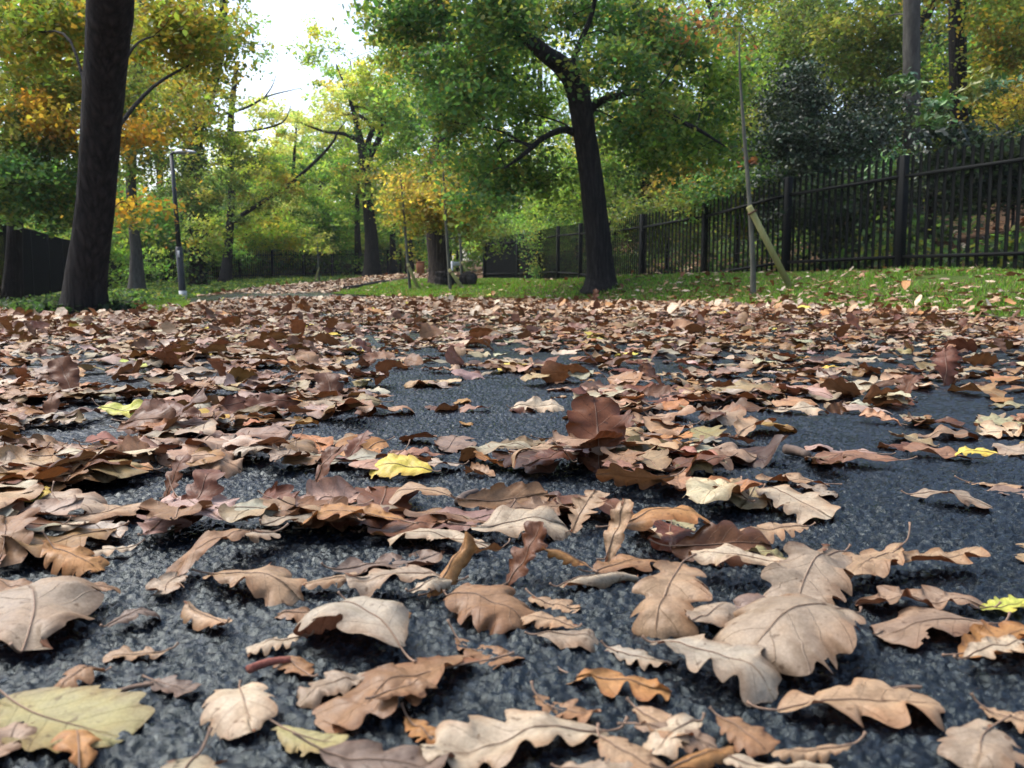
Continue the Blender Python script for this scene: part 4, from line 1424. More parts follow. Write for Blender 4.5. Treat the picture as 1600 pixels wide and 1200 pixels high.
def cover(X, Y):
    px, py = proj(X, Y, 0 * X)
    cx = np.clip(px / 100 - .5, 0, 14.999)
    ry = np.interp(py, DY, np.arange(len(DY)))
    ry = np.clip(ry, 0, len(DY) - 1.001)
    i, j = ry.astype(int), cx.astype(int)
    fi, fj = ry - i, cx - j
    c = (DM[i, j] * (1 - fj) + DM[i, j + 1] * fj) * (1 - fi) + (DM[i + 1, j] * (1 - fj) + DM[i + 1, j + 1] * fj) * fi
    n_ = vnoise(X * 4.5 + 40, Y * 2.6 + 40, 17) * .6 + vnoise(X * 11 + 40, Y * 7 + 40, 18) * .4
    c = c + (n_ - .5) * 1.1 * (1 - np.abs(2 * c - 1))
    return np.clip(c, .01, .97)


CK = list(LC)
CW_NEAR = np.array([.10, .23, .16, .07, .05, .25, .10, .10, .03, .01, .003, .001, .006])
CW_MID = np.array([.14, .25, .15, .08, .03, .20, .08, .12, .03, .004, .006, .002, .004])
CW_FAR = np.array([.14, .25, .14, .08, .03, .20, .07, .16, .02, .004, .003, .001, .002])


def leaf_cols(key, g):
    u_, l_ = LC[key]
    f = .64 + .36 * g.random()
    j = 1 + .07 * g.normal(size=3)
    return np.clip(np.array(u_) * f * j, .01, .72), np.clip(np.array(l_) * f * j, .01, .6)


gl_ = np.random.default_rng(2024)


def scatter(y0, y1, a0, a1):
    """random leaf spots with the photograph's density"""
    lam_max = -math.log(.03) / (a0 + a1 * y0)
    x0, x1 = -(.62 * y1 + .5), .62 * y1 + .5
    x0, x1 = max(x0, -5.5), min(x1, 5.0)
    nn = int(lam_max * (y1 - y0) * (x1 - x0))
    Y = y0 + (y1 - y0) * gl_.random(nn)
    X = x0 + (x1 - x0) * gl_.random(nn)
    lam = -np.log(1 - cover(X, Y)) / (a0 + a1 * Y)   # a leaf stands up a little, so at a low angle it hides more than its own outline
    ok = (gl_.random(nn) < lam / lam_max) & (np.abs(X) < .66 * Y + .35)
    out_ = (X < edgeL(Y) - .8) | (X > edgeR(Y) + .2)
    ok &= ~out_
    return X[ok], Y[ok]


near_leaves = []      # (projected size, dict)
stuffV, stuffF, stuffC, stuffC2, stuffU, stuffN = [], [], [], [], [], 0


def add_stuff(V, F, c1, c2, uv):
    global stuffN
    stuffV.append(V)
    stuffF.append(F + stuffN)
    stuffC.append(np.tile(c1, (len(V), 1)))
    stuffC2.append(np.tile(c2, (len(V), 1)))
    stuffU.append(uv)
    stuffN += len(V)


# the near and middle carpet (0.3 - 6.3 m)
X, Y = scatter(.30, 6.3, .0011, .0014)
order = np.argsort(-Y)
made = []
for k in order:
    x, y = float(X[k]), float(Y[k])
    near = y < 1.75
    key = CK[gl_.choice(len(CK), p=(CW_NEAR if near else CW_MID) / (CW_NEAR if near else CW_MID).sum())]
    L = float(np.clip(gl_.normal(.074, .019), .03, .115))
    lf = Leaf(gl_, L)
    pose = 'flat'
    pitch, roll = gl_.normal() * .08, gl_.normal() * .10
    u_ = gl_.random()
    if u_ < .03:
        pitch, pose = gl_.uniform(.4, 1.0), 'upright'
    elif u_ < .10:
        roll, pose = gl_.choice([-1, 1]) * gl_.uniform(.5, 1.0), 'tipped'
    elif abs(lf.ky).max() * L > 9:
        pose = 'curled'
    if pose in ('upright', 'tipped'):
        key = 'rust' if gl_.random() < .7 else 'brown'
    if y < .62:
        L = min(L, .07)
        lf.L = L
        if key in ('rust', 'purple', 'pink', 'dark', 'orange'):
            key = ('tan', 'taupe', 'brown')[int(gl_.integers(3))]
        pitch, roll, pose = pitch * .2, roll * .3, ('flat' if pose in ('upright', 'tipped') else pose)
    Rm = rot(gl_.random() * 2 * np.pi, pitch, roll)
    ns, nt = (44, 12) if y < 1.3 else (30, 8) if y < 2.2 else (18, 4) if y < 3.6 else (10, 4)
    V, F, uv = lf.blade(ns, nt)
    V = V @ Rm.T + np.array((x, y, 0))
    z0 = settle(V, cap=.022)
    V[:, 2] += z0
    c1, c2 = leaf_cols(key, gl_)
    made.append(dict(V=V, F=F, uv=uv, c1=c1, c2=c2, key=key, pose=pose, L=L, x=x, y=y, lf=lf, R=Rm, z0=z0, hand=None))

# ---- the leaves one can point at in the photograph: base pixel, tip pixel, colour, shape, label
H = [
    ((28, 1052), (76, 908), 'taupe', dict(W=.42, depth=.22, kx=-.6, ky=-1.5, wave=.03, lobes=5), 'big pale taupe leaf at the left edge with a greenish rim', 'the big pale taupe leaf'),
    ((172, 1030), (70, 1092), 'brown', dict(W=.40, depth=.5, kx=-2.4, ky=-4, lobes=3), 'brown three lobed leaf arched over an olive leaf', 'the arched three lobed leaf'),
    ((272, 1008), (158, 1018), 'tan', dict(W=.26, depth=.35, ky=-2), 'slim yellowish tan leaf with pointed stalk near the left edge', 'the slim yellowish leaf'),
    ((158, 984), (258, 945), 'purple', dict(W=.38, depth=.3, kx=-1.2, ky=-2), 'dull purplish leaf with a torn notch on bare asphalt', 'the dull purplish leaf'),
    ((104, 940), (184, 934), 'brown', dict(W=.25, depth=.35, ky=-3), 'narrow orange brown leaf behind the dull purplish one', 'the narrow orange brown leaf'),
    ((8, 1078), (165, 1160), 'olive', dict(W=.40, depth=.12, kx=0, ky=0, wave=.005, crum=.006, lobes=6), 'flat rotting olive leaf stuck to the asphalt', 'the flat rotting olive leaf'),
    ((112, 1215), (132, 1122), 'orange', dict(W=.36, depth=.5, kx=-2.2, ky=-4, lobes=3), 'glossy orange brown curled leaf lying on the olive leaf', 'the glossy orange curled leaf'),
    ((-25, 1190), (35, 1130), 'pink', dict(W=.36, depth=.3), 'pinkish leaf cut by the lower left corner', 'the corner pinkish leaf'),
    ((352, 990), (296, 950), 'tan', dict(W=.36, depth=.4, ky=-8, lobes=3), 'small folded tan leaf alone on bare asphalt', 'the small folded tan leaf'),
    ((236, 1048), (294, 1074), 'purple', dict(W=.34, depth=.35, kx=0, ky=0, wave=.01), 'small flat purplish scrap of leaf on asphalt', 'the purplish scrap'),
    ((380, 1046), (376, 1160), 'cream', dict(W=.47, depth=.28, kx=-2.0, ky=-2.4, lobes=4), 'broad cream leaf drooping towards the camera over dark shade', 'the broad cream leaf'),
    ((432, 1122), (530, 1168), 'olive', dict(W=.38, depth=.15, kx=0, ky=0, wave=.006, crum=.006), 'flat yellow grey leaf beside the broad cream leaf', 'the flat yellow grey leaf'),
    ((470, 990), (396, 1012), 'cream', dict(W=.34, depth=.4, ky=-4), 'small cream leaf with a red curl at one end', 'the small cream leaf'),
    ((632, 1052), (498, 955), 'grey', dict(W=.40, depth=.16, kx=-2.2, ky=-3.0, lobes=5), 'large domed pale leaf with dark arched hollow beneath', 'the large domed pale leaf'),
    ((585, 1045), (462, 1098), 'taupe', dict(W=.40, depth=.3, crum=.05), 'crinkled grey brown leaf tucked under the domed pale leaf', 'the crinkled grey brown leaf'),
    ((742, 1012), (496, 1160), 'brown', dict(W=.25, depth=.32, crum=.05, ky=-3, kx=-1), 'long crinkled brown leaf running towards the camera', 'the long crinkled brown leaf'),
    ((642, 1112), (690, 1162), 'orange', dict(W=.36, depth=.35), 'small dark orange leaf under the long crinkled one', 'the small dark orange leaf'),
    ((500, 1172), (705, 1208), 'purple', dict(W=.42, depth=.25, ky=-2), 'large purple brown leaf cut by the bottom edge', 'the purple brown leaf'),
    ((950, 1118), (660, 1192), 'cream', dict(W=.34, depth=.42, kx=-.8, ky=-1.5, lobes=5), 'largest yellowish cream leaf at the bottom edge with brown midrib', 'the largest cream leaf'),
    ((690, 928), (830, 985), 'brown', dict(W=.45, depth=.24, kx=-1.2, ky=-1.8, lobes=5), 'broad smooth brown leaf in the middle with scalloped edge', 'the broad smooth brown leaf'),
    ((698, 918), (730, 885), 'orange', dict(W=.3, ky=-9, pitch=.8), 'small orange curl standing behind the broad brown leaf', 'the small orange curl'),
    ((898, 985), (822, 962), 'tan', dict(W=.42, depth=.4, ky=-2), 'small tan lobed leaf lying on a rounded taupe leaf', 'the small tan lobed leaf'),
    ((838, 990), (938, 998), 'taupe', dict(W=.40, depth=.08, kx=-.5, ky=-1), 'rounded taupe leaf with dark specks', 'the rounded taupe leaf'),
    ((812, 905), (850, 860), 'rust', dict(W=.42, depth=.35, pitch=.95, kx=.4, ky=1), 'rust red leaf standing upright behind the broad brown leaf', 'the upright rust red leaf'),
    ((788, 882), (732, 898), 'rust', dict(W=.3, roll=.5), 'dark red leaf lying beside the upright rust leaf', 'the dark red leaf'),
    ((905, 905), (862, 902), 'orange', dict(W=.34, ky=-8, pitch=.4), 'bright orange curl at the foot of the upright rust leaf', 'the bright orange curl'),
    ((876, 925), (1002, 893), 'cream', dict(W=.24, depth=.12, ky=-13, kx=-1), 'cream leaf rolled into a tube', 'the rolled cream leaf'),
    ((885, 1042), (1052, 1080), 'orange', dict(W=.30, depth=.62, kx=-.8, ky=-3, lobes=3), 'terracotta orange leaf with long rounded lobes', 'the terracotta leaf'),
    ((848, 1085), (915, 1118), 'brown', dict(W=.36, depth=.45, crum=.06), 'crumpled small brown leaf near the terracotta leaf', 'the crumpled small brown leaf'),
    ((1062, 905), (1022, 1018), 'tan', dict(W=.33, depth=.4, kx=-1.5, ky=-4, pitch=-.25), 'pointed tan leaf tilted up among pale leaves', 'the pointed tan leaf'),
    ((945, 1002), (1050, 1035), 'grey', dict(W=.34, depth=.35, ky=-3), 'greyish lobed leaf under the pointed tan leaf', 'the greyish lobed leaf'),
    ((1010, 995), (1235, 1098), 'grey', dict(W=.36, depth=.34, kx=-1, ky=-1.8, lobes=5), 'large grey cream leaf with scalloped rim above dark shade', 'the scalloped grey cream leaf'),
    ((1318, 962), (1165, 1060), 'taupe', dict(W=.46, depth=.16, kx=-1.7, ky=-2.4, lobes=6), 'broad domed taupe leaf, biggest of the right pile', 'the broad domed taupe leaf'),
    ((1288, 872), (1238, 968), 'taupe', dict(W=.32, depth=.25, kx=-1.6, ky=-3, pitch=-.2), 'brownish leaf standing behind the domed taupe leaf with upright stalk', 'the brownish stalked leaf'),
    ((1212, 1100), (1475, 1090), 'tan', dict(W=.33, depth=.52, kx=-.8, ky=-2.2, lobes=4), 'long tan leaf with deep rounded lobes on bare asphalt', 'the long tan lobed leaf'),
    ((1542, 958), (1372, 985), 'pink', dict(W=.40, depth=.22, kx=-1, ky=-3, lobes=3), 'shiny wet reddish brown leaf with a rolled rim', 'the shiny wet reddish leaf'),
    ((1545, 948), (1332, 932), 'pink', dict(W=.30, depth=.42, kx=-.5, ky=-1.5, lobes=6), 'pale pink deeply lobed leaf behind the shiny reddish one', 'the pale pink lobed leaf'),
    ((1538, 952), (1602, 940), 'lime', dict(W=.36, depth=.25), 'lime green leaf end beside the shiny reddish leaf', 'the lime green leaf'),
    ((1508, 1020), (1605, 985), 'orange', dict(W=.34, depth=.35, pitch=.2), 'orange yellow leaf at the right edge below the lime one', 'the orange yellow edge leaf'),
    ((1555, 1102), (1640, 1130), 'tan', dict(W=.40, depth=.4), 'tan leaf cut by the right edge low down', 'the cut tan leaf'),
    ((1532, 1130), (1536, 1186), 'taupe', dict(W=.56, depth=.1, kx=0, ky=-1, wave=.02), 'small round taupe leaf alone near the lower right corner', 'the small round taupe leaf'),
    ((1120, 1165), (1255, 1215), 'cream', dict(W=.34, depth=.2, ky=-3), 'whitish leaf at the bottom edge under the grey cream leaf', 'the whitish bottom leaf'),
    ((1062, 1205), (1135, 1160), 'orange', dict(W=.26, ky=-9), 'orange red curl of leaf at the bottom edge', 'the orange red curl'),
    ((990, 1130), (1125, 1175), 'pink', dict(W=.34, depth=.35, ky=-4), 'pinkish brown folded leaf beside the orange red curl', 'the pinkish folded leaf'),
    ((1325, 1165), (1215, 1172), 'tan', dict(W=.22, depth=.45, ky=-5), 'twisted narrow tan leaf low down near the bottom edge', 'the twisted narrow tan leaf'),
    ((1235, 908), (1072, 882), 'cream', dict(W=.30, depth=.30, kx=-.8, ky=-2, lobes=4), 'smooth cream leaf with one rounded lobe and straight stalk', 'the smooth cream leaf'),
    ((1372, 868), (1300, 882), 'tan', dict(W=.30, depth=.2, ky=-2), 'thin tan leaf at the head of a row of tan leaves', 'the thin tan leaf'),
    ((1400, 872), (1335, 922), 'tan', dict(W=.30, depth=.2, ky=-2), 'tan leaf sloping from the row towards the domed taupe leaf', 'the sloping tan leaf'),
    ((1385, 900), (1525, 878), 'tan', dict(W=.33, depth=.5, ky=-2.5, lobes=4), 'last tan lobed leaf of the row before bare asphalt', 'the last tan lobed leaf'),
    ((1150, 862), (1240, 885), 'olive', dict(W=.28, depth=.15), 'greenish grey narrow leaf behind the smooth cream leaf', 'the greenish grey narrow leaf'),
    ((420, 852), (232, 925), 'brown', dict(W=.22, depth=.2, kx=-1.6, ky=-4, pitch=-.1), 'long smooth brown leaf arching over a taupe leaf', 'the long smooth brown leaf'),
    ((330, 898), (468, 938), 'tan', dict(W=.34, depth=.3, kx=-.9, ky=-2, lobes=5), 'tan leaf with a saw like scalloped edge and red stalk', 'the saw edged tan leaf'),
    ((288, 895), (240, 940), 'taupe', dict(W=.42, depth=.3, ky=-1.5), 'small taupe leaf with a green spot', 'the small taupe leaf'),
    ((75, 870), (148, 892), 'orange', dict(W=.42, depth=.35, pitch=-.2, ky=-4), 'bright orange tan leaf with crinkled lobes near the left edge', 'the crinkled orange tan leaf'),
    ((-10, 905), (30, 840), 'brown', dict(W=.34, depth=.3, pitch=.3), 'brown leaf cut by the left edge above the taupe leaf', 'the brown edge leaf'),
    ((210, 855), (140, 870), 'cream', dict(W=.40, depth=.4, ky=-1.5), 'flat cream leaf with finger like lobes', 'the flat cream leaf'),
    ((435, 955), (512, 958), 'brown', dict(W=.33, depth=.25, ky=-3), 'orange brown leaf below the saw edged leaf', 'the orange brown leaf'),
    ((515, 895), (690, 862), 'purple', dict(W=.34, depth=.25, kx=0, ky=-1), 'large flat mauve grey leaf in the middle pile', 'the flat mauve grey leaf'),
    ((700, 902), (540, 925), 'taupe', dict(W=.36, depth=.28, kx=-.6, ky=-2), 'taupe leaf with long dark midrib on the mauve leaf', 'the taupe midrib leaf'),
    ((735, 838), (892, 818), 'cream', dict(W=.38, depth=.18, kx=-.8, ky=-1.5, lobes=4, roll=.22), 'cream leaf with crisp dark veins and a long stalk', 'the crisp veined cream leaf'),
    ((765, 858), (612, 838), 'cream', dict(W=.32, depth=.28, kx=-1, ky=-1.8), 'pale cream leaf overhanging shade, stalk towards the crisp veined one', 'the pale overhanging leaf'),
    ((712, 802), (855, 785), 'brown', dict(W=.22, depth=.2, roll=.7, kx=.8), 'brown ribbon of leaf standing on edge', 'the brown ribbon leaf'),
    ((715, 795), (598, 790), 'tan', dict(W=.40, depth=.15, kx=-1.5, ky=-3), 'domed tan leaf with fine ribs in the middle pile', 'the domed tan leaf'),
    ((645, 835), (455, 828), 'orange', dict(W=.34, depth=.42, kx=-1.2, ky=-3), 'large orange tan lobed leaf in front of the middle pile', 'the large orange tan leaf'),
    ((905, 822), (925, 775), 'tan', dict(W=.42, depth=.5, pitch=.5, ky=2), 'crinkled yellowish leaf standing up at the heap centre', 'the crinkled yellowish leaf'),
    ((955, 868), (978, 805), 'tan', dict(W=.26, depth=.15, pitch=1.0), 'tan leaf on its end like a small sail', 'the small sail leaf'),
    ((955, 862), (1112, 840), 'orange', dict(W=.34, depth=.15, kx=-1.3, ky=-2.5), 'smooth orange tan domed leaf beside the small sail leaf', 'the smooth orange tan leaf'),
    ((1178, 768), (1312, 815), 'cream', dict(W=.42, depth=.22, kx=-.9, ky=-1.6, pitch=-.12), 'large cream leaf with notched end beside open asphalt', 'the large notched cream leaf'),
    ((1258, 838), (1162, 852), 'tan', dict(W=.38, depth=.45, ky=-2), 'tan lobed leaf beneath the large notched cream leaf', 'the tan lobed leaf'),
    ((1415, 770), (1565, 790), 'taupe', dict(W=.34, depth=.35, kx=-1.2, ky=-3.2, lobes=4), 'taupe leaf propped up over black shade on open asphalt', 'the propped taupe leaf'),
    ((676, 742), (578, 736), 'yellow', dict(W=.40, depth=.12, kx=-.6, ky=-1, roll=-.45), 'bright yellow leaf with a green flush on bare asphalt', 'the bright yellow leaf'),
    ((505, 748), (550, 715), 'rust', dict(W=.46, depth=.25, pitch=.9, ky=1), 'dark red round leaf standing behind the yellow leaf', 'the dark red round leaf'),
    ((282, 772), (300, 722), 'rust', dict(W=.34, depth=.4, pitch=1.0), 'dark red lobed leaf upright in the left pile', 'the dark red lobed leaf'),
    ((148, 650), (250, 652), 'lime', dict(W=.28, depth=.1, kx=.8, ky=-.5, roll=.4), 'pale lemon leaf lying across bare asphalt', 'the pale lemon leaf'),
    ((1562, 716), (1486, 708), 'yellow', dict(W=.38, depth=.22, kx=-.6, roll=-.3), 'amber yellow leaf near the right edge', 'the amber leaf'),
    ((1060, 705), (1192, 722), 'pink', dict(W=.38, depth=.2, kx=-.8, ky=-1), 'smooth pinkish brown leaf on the path centre', 'the smooth pinkish leaf'),
    ((790, 640), (890, 638), 'cream', dict(W=.42, depth=.22, kx=-.8, ky=-1.5, roll=.35), 'pale cream leaf shining on the bare middle strip', 'the shining cream leaf'),
    ((1390, 620), (1432, 595), 'rust', dict(W=.42, depth=.35, pitch=.8), 'rust red leaf perched upright on open asphalt', 'the perched rust leaf'),
    ((1208, 642), (1290, 640), 'cream', dict(W=.38, depth=.18, kx=-.6, roll=.25), 'flat cream leaf alone between two dark strips of asphalt', 'the lone flat cream leaf'),
    ((895, 738), (788, 742), 'tan', dict(W=.22, depth=.1, kx=-2, ky=-2), 'narrow pale leaf bent like a bridge', 'the bridge shaped leaf'),
    ((1055, 775), (930, 762), 'rust', dict(W=.28, depth=.2, roll=.8), 'long dark red leaf edge on across the heap', 'the long dark red leaf'),
    ((770, 742), (728, 730), 'brown', dict(W=.40, depth=.2, ky=5), 'cupped brown leaf alone on the bare middle strip', 'the cupped brown leaf'),
    ((1300, 752), (1182, 748), 'tan', dict(W=.26, depth=.35, ky=-2), 'ragged tan leaf on the edge of open asphalt', 'the ragged tan leaf'),
    ((1140, 690), (1202, 658), 'tan', dict(W=.3, depth=.3, pitch=.15), 'tan leaf with tilted tip beside dark asphalt', 'the tilted tan leaf'),
    ((1505, 748), (1605, 760), 'tan', dict(W=.34, depth=.25), 'broad tan leaf cut by the right edge beside open asphalt', 'the broad cut tan leaf'),
    ((440, 720), (362, 722), 'grey', dict(W=.36, depth=.25, kx=-1, ky=-2), 'pale grey scalloped leaf behind the left pile', 'the pale scalloped leaf'),
    ((712, 985), (806, 1045), 'brown', dict(W=.34, depth=.3, crum=.06, ky=-3), 'crinkled brown leaf with a torn tail below the broad smooth brown leaf', 'the torn tailed brown leaf'),
    ((1000, 1112), (1062, 1165), 'tan', dict(W=.40, depth=.2, ky=-3), 'tan leaf under the terracotta leaf near the bottom edge', 'the tan leaf under the terracotta one'),
    ((1085, 1118), (1018, 1192), 'cream', dict(W=.38, depth=.2, ky=-4, lobes=4), 'cream leaf folded towards the bottom edge beside the pinkish folded leaf', 'the folded bottom cream leaf'),
    ((1130, 1118), (1185, 1168), 'brown', dict(W=.38, depth=.2, ky=-3), 'brown leaf low down between the pinkish and whitish leaves', 'the low brown leaf'),
    ((948, 1158), (1012, 1206), 'tan', dict(W=.40, depth=.2, ky=-2), 'tan leaf at the bottom edge beyond the stalk of the largest cream leaf', 'the bottom tan leaf'),
    ((895, 1200), (985, 1215), 'taupe', dict(W=.40, depth=.2), 'taupe leaf half outside the bottom edge', 'the half hidden taupe leaf'),
    ((1180, 1205), (1295, 1195), 'cream', dict(W=.30, depth=.25, ky=-3), 'slender cream leaf lying along the bottom edge', 'the slender bottom leaf'),
    ((590, 1122), (668, 1078), 'brown', dict(W=.36, depth=.25, crum=.05, ky=-3), 'rumpled brown leaf overlapping the long crinkled brown leaf', 'the rumpled brown leaf'),
    ((828, 925), (908, 952), 'tan', dict(W=.36, depth=.25, ky=-2), 'tan leaf between the upright rust leaf and the rounded taupe leaf', 'the in between tan leaf'),
    ((1085, 1012), (1132, 962), 'taupe', dict(W=.42, depth=.2, ky=-3), 'taupe leaf tucked beneath the pointed tan leaf', 'the tucked taupe leaf'),
    ((545, 942), (640, 968), 'orange', dict(W=.30, depth=.3, ky=-4), 'orange leaf between the mauve grey leaf and the domed pale leaf', 'the in between orange leaf'),
    ((640, 942), (702, 908), 'cream', dict(W=.32, depth=.2, ky=-6), 'cream leaf folded lengthwise by the small orange curl', 'the lengthwise folded leaf'),
    ((1512, 1045), (1605, 1012), 'cream', dict(W=.34, depth=.3, ky=-2), 'yellowish cream leaf under the orange yellow edge leaf', 'the yellowish under leaf'),
    ((-5, 925), (55, 948), 'brown', dict(W=.36, depth=.25, ky=-2), 'small brown leaf just behind the big pale taupe leaf', 'the small brown leaf behind taupe'),
    ((480, 1060), (440, 1010), 'brown', dict(W=.40, depth=.25, ky=-3), 'small brown leaf by the red twig', 'the small brown leaf by the twig'),
    ((560, 905), (470, 925), 'tan', dict(W=.34, depth=.25, ky=-3), 'tan leaf behind the orange brown leaf', 'the tan leaf behind orange brown'),
    ((930, 905), (1010, 862), 'brown', dict(W=.36, depth=.2, ky=-2), 'brown leaf behind the rolled cream leaf', 'the brown leaf behind the roll'),
    ((340, 868), (440, 846), 'taupe', dict(W=.40, depth=.22, ky=-2), 'taupe leaf propped beneath the long smooth brown leaf', 'the propped long taupe leaf'),
]
# leaves never stack over a hand-set one: drop those right on top of them
hand_c = np.array([(ground_at((a[0] + b[0]) / 2, (a[1] + b[1]) / 2, .01)) for a, b, *_ in H])
FEAT = ('bright yellow', 'pale lemon', 'amber', 'shining', 'dark red round', 'propped', 'perched', 'lone flat', 'bridge', 'cupped', 'crisp veined', 'large notched', 'dark red lobed')
feat = [(hand_c[q][0], hand_c[q][1]) for q, h_ in enumerate(H) if any(f in h_[5] for f in FEAT)]
keep = []
for m_ in made:
    dx = np.hypot(hand_c[:, 0] - m_['x'], (hand_c[:, 1] - m_['y']))
    lim = .022 if m_['y'] > .75 else .034
    shade = any(abs(m_['x'] - fx) < .075 and -.11 * fy * fy - .03 < m_['y'] - fy < .02 for fx, fy in feat)
    if dx.min() > lim and not shade:
        keep.append(m_)
made = keep
HM[:] = 0
for m_ in made:
    V = m_['V']
    V[:, 2] -= m_['z0']
    m_['z0'] = settle(V, cap=.022)
    V[:, 2] += m_['z0']
def ctr_y(a, b):
    return (a[1] + b[1]) / 2


hands = []
for a, b, key, kw, lab, short in H:
    kw = dict(kw)
    pitch, roll = kw.pop('pitch', None), kw.pop('roll', None)
    ga, gb = ground_at(*a, .006), ground_at(*b, .006)
    if pitch and pitch > .45:
        L = np.linalg.norm(np.array(a) - np.array(b)) * np.linalg.norm(ga - np.array((0, 0, CAMH))) / FPX * 1.1
        L = min(max(L, .05), .085)
        head = math.atan2(0.5, (b[0] - a[0]) / 60.0)
        ctr = ga + np.array((.2 * (gb - ga)[0], .01, 0))
    else:
        dv_ = (gb - ga) * np.array((1, .68, 1))
        L = float(np.clip(np.linalg.norm(dv_), .035, .088 if ctr_y(a, b) < 870 else .118))
        head = math.atan2(dv_[1], dv_[0])
        ctr = (ga + gb) / 2
    kw.setdefault('twist', gl_.normal() * .2)
    lf = Leaf(gl_, L, **kw)
    Rm = rot(head, pitch or 0.0, roll or gl_.normal() * .05)
    V, F, uv = lf.blade(56, 14)
    V = V @ Rm.T + np.array((ctr[0], ctr[1], 0))
    z0 = settle(V, q=.97, cap=.022)
    V[:, 2] += z0
    c1, c2 = np.array(LC[key][0]) * gl_.uniform(.74, .92), np.array(LC[key][1])
    d_ = dict(V=V, F=F, uv=uv, c1=c1, c2=c2, key=key, pose='', L=L, x=ctr[0], y=ctr[1], lf=lf, R=Rm, z0=z0, hand=(lab, short))
    hands.append(d_)

# the largest in the picture stay individuals, the rest of the carpet is one mass
def seen(m_):
    px, py = proj(m_['V'][:, 0], m_['V'][:, 1], m_['V'][:, 2])
    if (px.max() < 0) or (px.min() > 1600) or (py.min() > 1200):
        return 0.0
    w_, h_ = min(px.max(), 1600) - max(px.min(), 0), min(py.max(), 1200) - py.min()
    return max(0, w_) * max(0, h_)


rank = sorted(made, key=lambda m_: -seen(m_))
n_ind = 298 - len(hands)
ind, rest = rank[:n_ind], rank[n_ind:]
DIRN = {'behind': 'behind', 'front': 'in front of', 'l': 'on the lamp side of', 'r': 'on the fence side of'}
ORD = ['', 'second ', 'third ', 'fourth ', 'fifth ', 'sixth ', 'seventh ', 'eighth ', 'ninth ', 'tenth ']
hx = np.array([h_['x'] for h_ in hands])
hy = np.array([h_['y'] for h_ in hands])
groups = {}
for m_ in ind:
    dx, dy = m_['x'] - hx, m_['y'] - hy
    k = int(np.argmin(np.hypot(dx, dy)))
    ddx, ddy = dx[k], dy[k]
    w_ = 'behind' if ddy > abs(ddx) else 'front' if -ddy > abs(ddx) else 'r' if ddx > 0 else 'l'
    size = 'small ' if m_['L'] < .058 else 'large ' if m_['L'] > .095 else ''
    pose = {'flat': 'flat', 'upright': 'upright', 'tipped': 'tipped up', 'curled': 'curled'}[m_['pose']]
    base = f"{size}{CNAME[m_['key']]} {pose} leaf {DIRN[w_]} {hands[k]['hand'][1]}"
    groups.setdefault(base, []).append((math.hypot(ddx, ddy), m_))
for base, lst in groups.items():
    lst.sort(key=lambda t_: t_[0])
    for q, (_, m_) in enumerate(lst):
        m_['label'] = (ORD[q] if q < 10 else 'farther ') + base
for h_ in hands:
    h_['label'] = h_['hand'][0]


def build_leaf(m_, n_stalk=True):
    V = m_['V']
    loc = np.array((m_['x'], m_['y'], float(np.quantile(V[:, 2], .1))))
    o = mk('oak_leaf', V, m_['F'], M_LEAF, loc=loc, col=m_['c1'], col2=m_['c2'], uv=m_['uv'], smooth=True)
    tag(o, m_['label'], 'fallen leaf', 'fallen oak leaves on the wet path')
    lf = m_['lf']
    pts, rad = lf.stalk(ln=.07 + .15 * gl_.random(), up=.02 + .08 * gl_.random(), wid=.0004 + .0018 * m_['L'])
    pts = pts @ m_['R'].T + np.array((m_['x'], m_['y'], m_['z0']))
    pts[:, 2] = np.maximum(pts[:, 2], .003)
    MB().tube(pts, rad, 6).build('stalk', M_STALK, o, smooth=True)
    return o


for m_ in hands + ind:
    build_leaf(m_)
for m_ in rest:
    add_stuff(m_['V'], m_['F'], m_['c1'], m_['c2'], m_['uv'])


# the far carpet, vectorised from a pool of simple leaves
def far_leaves(X, Y, zfun, cw, ns=6, nt=2, scale=1.0, zr=.02, up=.12):
    pool = []
    for _ in range(40):
        lf = Leaf(gl_, float(np.clip(gl_.normal(.095, .02), .05, .14)) * scale)
        pool.append(lf.blade(ns, nt))
    pid = gl_.integers(40, size=len(X))
    for p in range(40):
        V0, F0, uv0 = pool[p]
        ii = np.where(pid == p)[0]
        n = len(ii)
        if n == 0:
            continue
        h_ = gl_.random(n) * 2 * np.pi
        pit = np.where(gl_.random(n) < up, gl_.uniform(.4, .9, n), gl_.normal(size=n) * .12)
        rol = gl_.normal(size=n) * .18
        cr, sr = np.cos(rol)[:, None], np.sin(rol)[:, None]
        x, y, z = V0[None, :, 0], V0[None, :, 1], V0[None, :, 2]
        y1, z1 = y * cr - z * sr, y * sr + z * cr
        cp_, sp_ = np.cos(pit)[:, None], np.sin(pit)[:, None]
        x2, z2 = x * cp_ - z1 * sp_, x * sp_ + z1 * cp_
        ch, sh = np.cos(h_)[:, None], np.sin(h_)[:, None]
        X3, Y3 = x2 * ch - y1 * sh, x2 * sh + y1 * ch
        z2 = z2 - z2.min(1)[:, None]
        Zb = (zfun(X[ii], Y[ii]) + .004 + zr * gl_.random(n))[:, None]
        V = np.stack([X3 + X[ii][:, None], Y3 + Y[ii][:, None], z2 + Zb], -1)
        kk = gl_.choice(len(CK), size=n, p=cw / cw.sum())
        A = np.clip(np.array([LC[k][0] for k in CK])[kk] * (.95 + .4 * gl_.random((n, 1))), .01, .66)
        A2 = np.array([LC[k][1] for k in CK])[kk]
        global stuffN
        nv = len(V0)
        stuffV.append(V.reshape(-1, 3))
        stuffF.append((F0[None] + (np.arange(n) * nv)[:, None, None] + stuffN).reshape(-1, 4))
        stuffC.append(np.repeat(A, nv, 0))
        stuffC2.append(np.repeat(A2, nv, 0))
        stuffU.append(np.tile(uv0, (n, 1)))
        stuffN += n * nv


